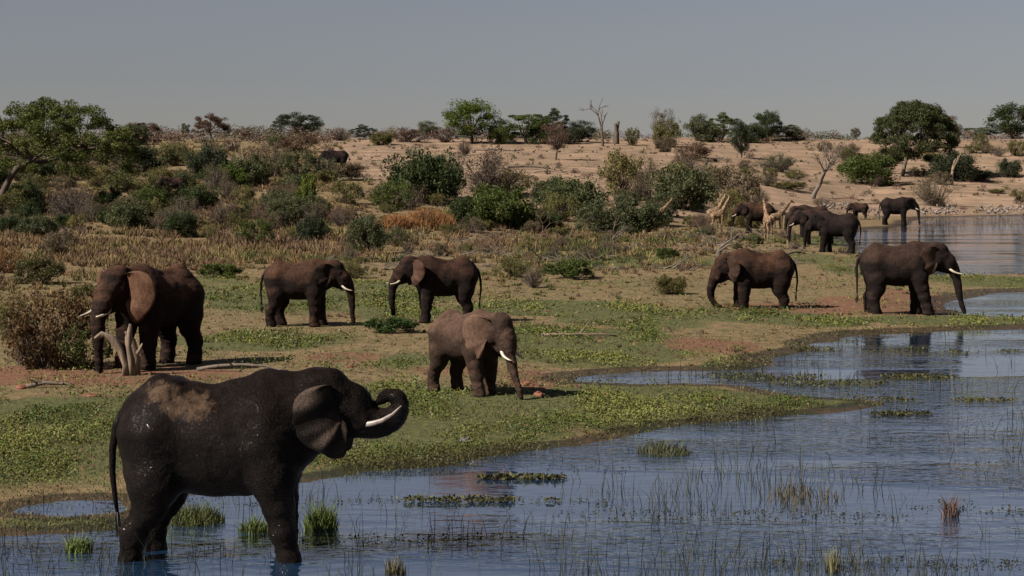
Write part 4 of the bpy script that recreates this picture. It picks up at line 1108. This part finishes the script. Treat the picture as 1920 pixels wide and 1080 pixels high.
def herb_stuff():
    X, Y = scatter(90000, -250, 2100, 440, 1010)
    sd = shore(X, Y); g, r, s = weights(X, Y, sd)
    cl = fbm(X*.8, Y*.45, 51, 3)
    keep = (sd > -.25) & (rg.random(len(X)) < np.clip((g-.28)*1.7, 0, 1)*smooth(.40, .56, cl)*smooth(.32, .46, fbm(X*.3, Y*.2, 57, 3)))
    X, Y, cl, sd = X[keep], Y[keep], cl[keep], sd[keep]
    Z = np.maximum(terrain(X, Y), 0)
    n = len(X); k = 11
    hgt = (.05+.16*smooth(.4, .7, cl))*(.6+.7*rg.random(n))
    C = np.repeat(np.stack([X, Y, Z], 1), k, 0); hh = np.repeat(hgt, k)
    sp_ = .06+.0016*np.repeat(Y, k)
    C = C+np.stack([rg.normal(0, 1, n*k)*sp_, rg.normal(0, 1, n*k)*sp_, hh*rg.uniform(.2, 1.1, n*k)], 1)
    size = np.repeat(np.clip(Y*.0006, .022, .046), k)
    V, F = leaves(C, 1.0, rg, .9, .55)
    V = (V.reshape(-1, 4, 3)-C[:, None])*size[:, None, None]+C[:, None]
    big = fbm(X*.22, Y*.16, 61, 3)
    t = np.repeat(np.clip(.5+(big-.5)*2.6+rg.normal(0, .13, n), 0, 1), k)[:, None]
    col = np.array([.040, .062, .009])*(1-t)+np.array([.122, .132, .027])*t
    dry = (rg.random(n*k) < .10)[:, None]; col = np.where(dry, np.array([.14, .085, .035]), col)
    wetb = np.repeat(smooth(.2, 1.3, sd), k)[:, None]; col = col*wetb+np.array([.05, .043, .015])*(1-wetb)
    me = np_mesh('low_plants', V.reshape(-1, 3), F, False, np.repeat(col, 4, 0))
    tag(obj('low_plants', me, M['herb']), 'low leafy green plants covering the river bank', 'ground cover', kind='stuff')
herb_stuff()

def blades(X, Y, Z, H, W, lean, col, tipcol):
    n = len(X); a = rg.uniform(0, 2*pi, n); d = np.stack([np.cos(a), np.sin(a), np.zeros(n)], 1)
    B0 = np.stack([X, Y, Z], 1); l = rg.normal(0, 1, (n, 2))*lean[:, None]
    tip = B0+np.stack([l[:, 0], l[:, 1], H], 1); mid = B0+np.stack([l[:, 0]*.3, l[:, 1]*.3, H*.55], 1)
    w = W[:, None]*d
    V = np.stack([B0-w, B0+w, mid+w*.7, mid-w*.7, tip], 1).reshape(-1, 3)
    i = np.arange(n)*5
    F = np.concatenate([np.stack([i, i+1, i+2], 1), np.stack([i, i+2, i+3], 1), np.stack([i+3, i+2, i+4], 1)])
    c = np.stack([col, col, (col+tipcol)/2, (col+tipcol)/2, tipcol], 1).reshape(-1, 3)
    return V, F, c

DRYP = [(250, 425, 520, 40, .9), (180, 480, 420, 40, 1), (480, 470, 260, 45, .9), (820, 460, 230, 45, .8), (1080, 460, 260, 40, .7), (40, 530, 170, 40, .8), (300, 430, 420, 35, .85), (1200, 490, 250, 30, .45), (950, 520, 140, 25, .4), (80, 590, 160, 40, .5), (1350, 450, 200, 18, .4)]
def dry_grass():
    X, Y = scatter(24000, -250, 1750, 396, 700, .8)
    Y2 = rg.uniform(135, 345, 5200); X2 = (rg.uniform(-150, 640, 5200)-960)/FPX*Y2; n_flat = len(X); X = np.r_[X, X2]; Y = np.r_[Y, Y2]
    sd = shore(X, Y); w = np.maximum(patches(X, Y, DRYP), .06*(1-smooth(140, 175, Y))); w[n_flat:] = .75; n1 = fbm(X*.22, Y*.12, 71, 3)
    keep = (sd > .6) & (rg.random(len(X)) < w*smooth(.28, .52, n1)*1.4)
    X, Y, n1, w = X[keep], Y[keep], n1[keep], w[keep]; n = len(X); k = 26
    hue = np.clip(fbm(X*.2, Y*.09, 81, 3)+.075+rg.normal(0, .12, n), .2, .8)
    H0 = rg.uniform(.22, .75, n)*np.clip(.45+.6*w, 0, 1)*np.clip(Y/105, .5, 1.3); R0 = H0*rg.uniform(.45, .95, n)
    a = rg.uniform(0, 2*pi, n*k); r = np.sqrt(rg.random(n*k)); RR = np.repeat(R0, k)*r
    dx, dy = RR*np.cos(a), RR*np.sin(a)
    X = np.repeat(X, k)+dx*.6; Y = np.repeat(Y, k)+dy*.6; Z = np.repeat(terrain(X[::k], Y[::k]), k)-.03
    H = np.repeat(H0, k)*(1.05-.55*r)*rg.uniform(.55, 1.1, n*k)
    st = np.array([.25, .36, .44, .50, .56, .64, .72]); cs = np.array([(.048, .062, .015), (.075, .078, .022), (.12, .104, .036), (.19, .145, .06), (.21, .15, .07), (.19, .115, .055), (.13, .082, .048)])
    hh = np.repeat(hue, k); c = np.stack([np.interp(hh, st, cs[:, i]) for i in range(3)], 1)*rg.uniform(.6, 1.25, (n*k, 1))*np.repeat(rg.uniform(.7, 1.2, n), k)[:, None]
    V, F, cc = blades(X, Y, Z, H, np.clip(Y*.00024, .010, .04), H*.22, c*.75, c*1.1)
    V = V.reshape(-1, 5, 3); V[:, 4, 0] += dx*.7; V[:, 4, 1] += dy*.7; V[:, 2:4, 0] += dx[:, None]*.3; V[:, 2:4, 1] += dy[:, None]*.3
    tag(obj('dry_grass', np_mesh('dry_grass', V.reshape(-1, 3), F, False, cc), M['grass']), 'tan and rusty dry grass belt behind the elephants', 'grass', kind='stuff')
dry_grass()
def orange_clump(px, py, w, h, label, seed):
    p = ray_hit(px, py); m = px_m(p); n = 2600; W = w*m/2
    a = rg.uniform(0, 2*pi, n); r = W*np.sqrt(rg.random(n)); X = p[0]+r*np.cos(a); Y = p[1]+r*np.sin(a)*.8; Z = terrain(X, Y)-.03
    H = h*m*np.sqrt(np.clip(1-.8*(r/W)**2, .1, 1))*rg.uniform(.5, 1.1, n)
    c = np.array([.26, .125, .048])*rg.uniform(.6, 1.15, (n, 1))
    V, F, cc = blades(X, Y, Z, H, np.full(n, .03), H*.3, c*.8, c*1.1)
    V = V-p; o = obj('grass_clump', np_mesh('grass_clump', V, F, False, cc), M['grass']); o.location = p
    tag(o, label, 'grass', 'orange grass clumps', 'stuff')
orange_clump(805, 428, 100, 42, 'round orange dry grass clump left of the green centre bush', 1)
orange_clump(745, 428, 70, 30, 'smaller orange grass clump left of the round one', 2)

def short_turf():
    X, Y = scatter(120000, -250, 2050, 465, 1000)
    sd = shore(X, Y); g, r, s = weights(X, Y, sd); n1 = fbm(X*.6, Y*.4, 91, 3)
    keep = (sd > 0) & (rg.random(len(X)) < np.clip(g+.1, 0, 1)*smooth(.3, .55, n1))
    X, Y, g = X[keep], Y[keep], g[keep]; n = len(X); Z = terrain(X, Y)-.01
    t = np.clip(g+rg.normal(0, .25, n), 0, 1)[:, None]; c = np.array([.145, .108, .046])*(1-t)+np.array([.066, .078, .018])*t
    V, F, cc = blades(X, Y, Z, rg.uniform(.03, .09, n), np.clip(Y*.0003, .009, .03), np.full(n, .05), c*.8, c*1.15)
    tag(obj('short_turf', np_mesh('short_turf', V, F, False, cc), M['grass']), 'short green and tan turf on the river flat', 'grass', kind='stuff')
short_turf()

def reeds():
    X, Y = scatter(9500, -100, 2050, 640, 1120, 1.15)
    sd = shore(X, Y); br = X/Y*FPX+960
    n1 = fbm(X*.35, Y*.30, 101, 3)
    dens = np.interp(br, [0, 300, 900, 1100, 1400, 1950], [.55, .25, .35, .7, 1, 1])
    keep = (sd < -.15) & (rg.random(len(X)) < dens*(.05+.8*smooth(.48, .62, n1)))
    X, Y = X[keep], Y[keep]; k = 2; n = len(X)
    X = np.repeat(X, k)+rg.normal(0, .12, n*k); Y = np.repeat(Y, k)+rg.normal(0, .1, n*k)
    keep = shore(X, Y) < -.1; X, Y = X[keep], Y[keep]; n = len(X)
    H = rg.uniform(.10, .36, n)+rg.uniform(.2, .5, n)*(rg.random(n) < .3)
    c = np.array([.018, .019, .008])*rg.uniform(.6, 1.6, (n, 1))
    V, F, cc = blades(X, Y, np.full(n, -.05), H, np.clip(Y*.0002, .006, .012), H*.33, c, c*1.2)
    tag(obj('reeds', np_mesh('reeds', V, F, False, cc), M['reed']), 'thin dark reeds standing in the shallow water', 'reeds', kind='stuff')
    # floating weed, in thin drifts
    X, Y = scatter(26000, -50, 2050, 625, 1080, 1.1); sd = shore(X, Y)
    n2 = fbm(X*.16, Y*.9, 111, 3); keep = (sd < -.1) & (n2 > .655+.04*rg.random(len(X)))
    X, Y = X[keep], Y[keep]; n = len(X)
    C = np.stack([X, Y, .012+.02*rg.random(n)], 1); V, F = leaves(C, .032, rg, 1.6, .5)
    V[:, 2] = np.maximum(V[:, 2], .006)
    c = np.array([.022, .022, .009])*rg.uniform(.6, 1.6, (n, 1))
    tag(obj('floating_weed', np_mesh('floating_weed', V, F, False, np.repeat(c, 4, 0)), M['reed']), 'dark drifts of floating weed on the water', 'water weed', kind='stuff')
reeds()

def weed_mat(cx, cy, rx, ry, label, hgt=.07):
    x0, y0 = flat(cx, cy); RX = rx*y0/FPX; RY = ry*y0*y0/(FPX*CAMH); n = int(min(5200, 130*RX*RY+300))
    a = rg.uniform(0, 2*pi, n); q = np.sqrt(rg.random(n)); X = RX*q*np.cos(a); Y = RY*q*np.sin(a)
    keep = rg.random(n) < smooth(.34, .5, fbm((X+x0)*.9, (Y+y0)*.5, 131, 3)); X, Y = X[keep], Y[keep]; n = len(X)
    C = np.stack([X, Y, .01+hgt*rg.random(n)], 1); V, F = leaves(C, .055, rg, .9, .5); V[:, 2] = np.maximum(V[:, 2], .006)
    t = rg.random((n, 1)); c = np.array([.022, .022, .008])*(1-t)+np.array([.065, .062, .018])*t
    o = obj('weed_mat', np_mesh('weed_mat', V, F, False, np.repeat(c, 4, 0)), M['reed']); o.location = (x0, y0, 0); tag(o, label, 'weed mat', 'weed mats on the channel', 'stuff')
for a_ in [(1640, 657, 170, 5, 'long dark weed mat under the reflected elephant legs'), (1420, 708, 130, 6, 'dark weed mat along the mouth of the inlet'), (1720, 708, 70, 5, 'small weed island in the middle of the channel'),
           (1560, 722, 120, 5, 'thin weed strip off the tip of the green bank'), (1780, 752, 130, 3, 'thin weed line right of the bank tip'), (1690, 778, 60, 3, 'short weed line below the bank tip'), (1850, 662, 90, 4, 'green weed strip at the right edge of the channel'),
           (980, 898, 90, 3, 'weed line on the open water in front of the green bank'), (900, 940, 160, 3, 'long weed line right of the wading elephant')]: weed_mat(*a_)

def tuft(px, py, w, h, n, col, label, name='grass_tuft', cat='grass tuft', lean=.35):
    x, y = flat(px, py); m = y/FPX; W = w*m/2
    a = rg.uniform(0, 2*pi, n); r = W*np.sqrt(rg.random(n)); X = r*np.cos(a); Y = r*np.sin(a)
    H = h*m*rg.uniform(.45, 1.1, n)*np.sqrt(np.clip(1-.7*(r/W)**2, .1, 1)); c = np.array(col)*rg.uniform(.6, 1.3, (n, 1))
    V, F, cc = blades(X, Y, np.full(n, -.05), H, np.full(n, .011), H*lean, c*.8, c*1.15)
    o = obj(name, np_mesh(name, V, F, False, cc), M['reed']); o.location = (x, y, 0); tag(o, label, cat, 'tufts standing in the water')
G1 = (.072, .095, .02)
tuft(602, 990, 62, 62, 420, G1, 'bright green grass tuft right of the wading elephants front legs')
tuft(480, 996, 64, 40, 260, G1, 'thin green grass tuft behind the wading elephants front legs')
tuft(360, 978, 120, 46, 700, (.06, .068, .018), 'broad green grass island between the wading elephants legs')
tuft(148, 1034, 50, 44, 300, G1, 'small leafy green tuft in the water at lower left')
tuft(1245, 850, 100, 34, 420, (.05, .052, .025), 'dark olive grass island in the open water at centre right')
tuft(1500, 935, 150, 50, 130, (.055, .045, .025), 'brownish reed bunch in open water at lower right', 'reed_clump', 'reeds')
tuft(1562, 1072, 26, 60, 120, (.12, .11, .06), 'pale straw coloured reed bunch at the bottom edge', 'reed_clump', 'reeds', .15)
tuft(1782, 968, 30, 56, 110, (.085, .055, .045), 'pinkish feathery reed standing in the water at right', 'reed_clump', 'reeds', .3)
tuft(742, 1076, 40, 50, 110, (.08, .07, .04), 'dull reed bunch at the bottom edge below the wading elephant', 'reed_clump', 'reeds', .2)

# fallen brush: tangles of dead twigs on the slope and in the scrub
def fallen_brush():
    rng = np.random.default_rng(140); mb = MB(); n = 0
    spots = [(rng.uniform(640, 1900), rng.uniform(180, 400)) for _ in range(95)]+[(rng.uniform(-50, 640), rng.uniform(140, 380)) for _ in range(60)]+[(rng.uniform(560, 1500), rng.uniform(105, 165)) for _ in range(75)]
    for px, Y in spots:
        X = (px-960)/FPX*Y
        if shore(np.array([X]), np.array([Y]))[0] < 1.5: continue
        z = float(terrain(np.array([X]), np.array([Y]))[0]); L = rng.uniform(.5, 1.9); ang = rng.uniform(0, pi)
        for _ in range(int(rng.integers(8, 22))):
            a = np.array([X, Y, z])+np.array([rng.normal(0, L*.45), rng.normal(0, L*.4), rng.uniform(-.02, .10)])
            th = ang+rng.normal(0, .7); d = np.array([cos(th), sin(th), abs(rng.normal(.12, .28))])*L*rng.uniform(.4, 1.1)
            r0 = rng.uniform(.018, .05)
            mb.tube([a, a+d*.5+rng.normal(0, .07*L, 3)*[1, 1, .4], a+d], [r0, r0*.75, r0*.3], 3, False)
    tag(obj('fallen_brush', mb.mesh('fallen_brush'), M['greywood']), 'tangles of dead grey twigs littering the slope and scrub', 'brush', kind='stuff')
fallen_brush()
# dung, clods and twigs trampled into the bank
def bank_litter():
    X, Y = scatter(5200, -250, 2000, 450, 960); sd = shore(X, Y); X, Y = X[sd > .4], Y[sd > .4]
    k = rg.random(len(X)) < smooth(.42, .62, fbm(X*.4, Y*.25, 141, 3)); X, Y = X[k], Y[k]; Z = terrain(X, Y); n = len(X)
    base = np.array([(1, 0, 0), (.3, .95, 0), (-.8, .6, 0), (-.8, -.6, 0), (.3, -.95, 0), (.1, .1, .75)])
    F0 = np.array([(0, 1, 5), (1, 2, 5), (2, 3, 5), (3, 4, 5), (4, 0, 5)])
    S = rg.uniform(.03, .11, n)*np.clip(Y/55, .8, 1.6)
    P = base[None]*S[:, None, None]*rg.uniform(.6, 1.4, (n, 6, 3)); P[:, :5, 2] = -.02
    V = (P+np.stack([X, Y, Z], 1)[:, None]).reshape(-1, 3); F = (F0[None]+6*np.arange(n)[:, None, None]).reshape(-1, 3)
    t = rg.random((n, 1)); c = np.array([.035, .022, .013])*(1-t)+np.array([.13, .08, .045])*t
    tag(obj('bank_litter', np_mesh('bank_litter', V, F, False, np.repeat(c, 6, 0)), M['grass']), 'dark dung and clods trampled into the river bank', 'litter', kind='stuff')
bank_litter()
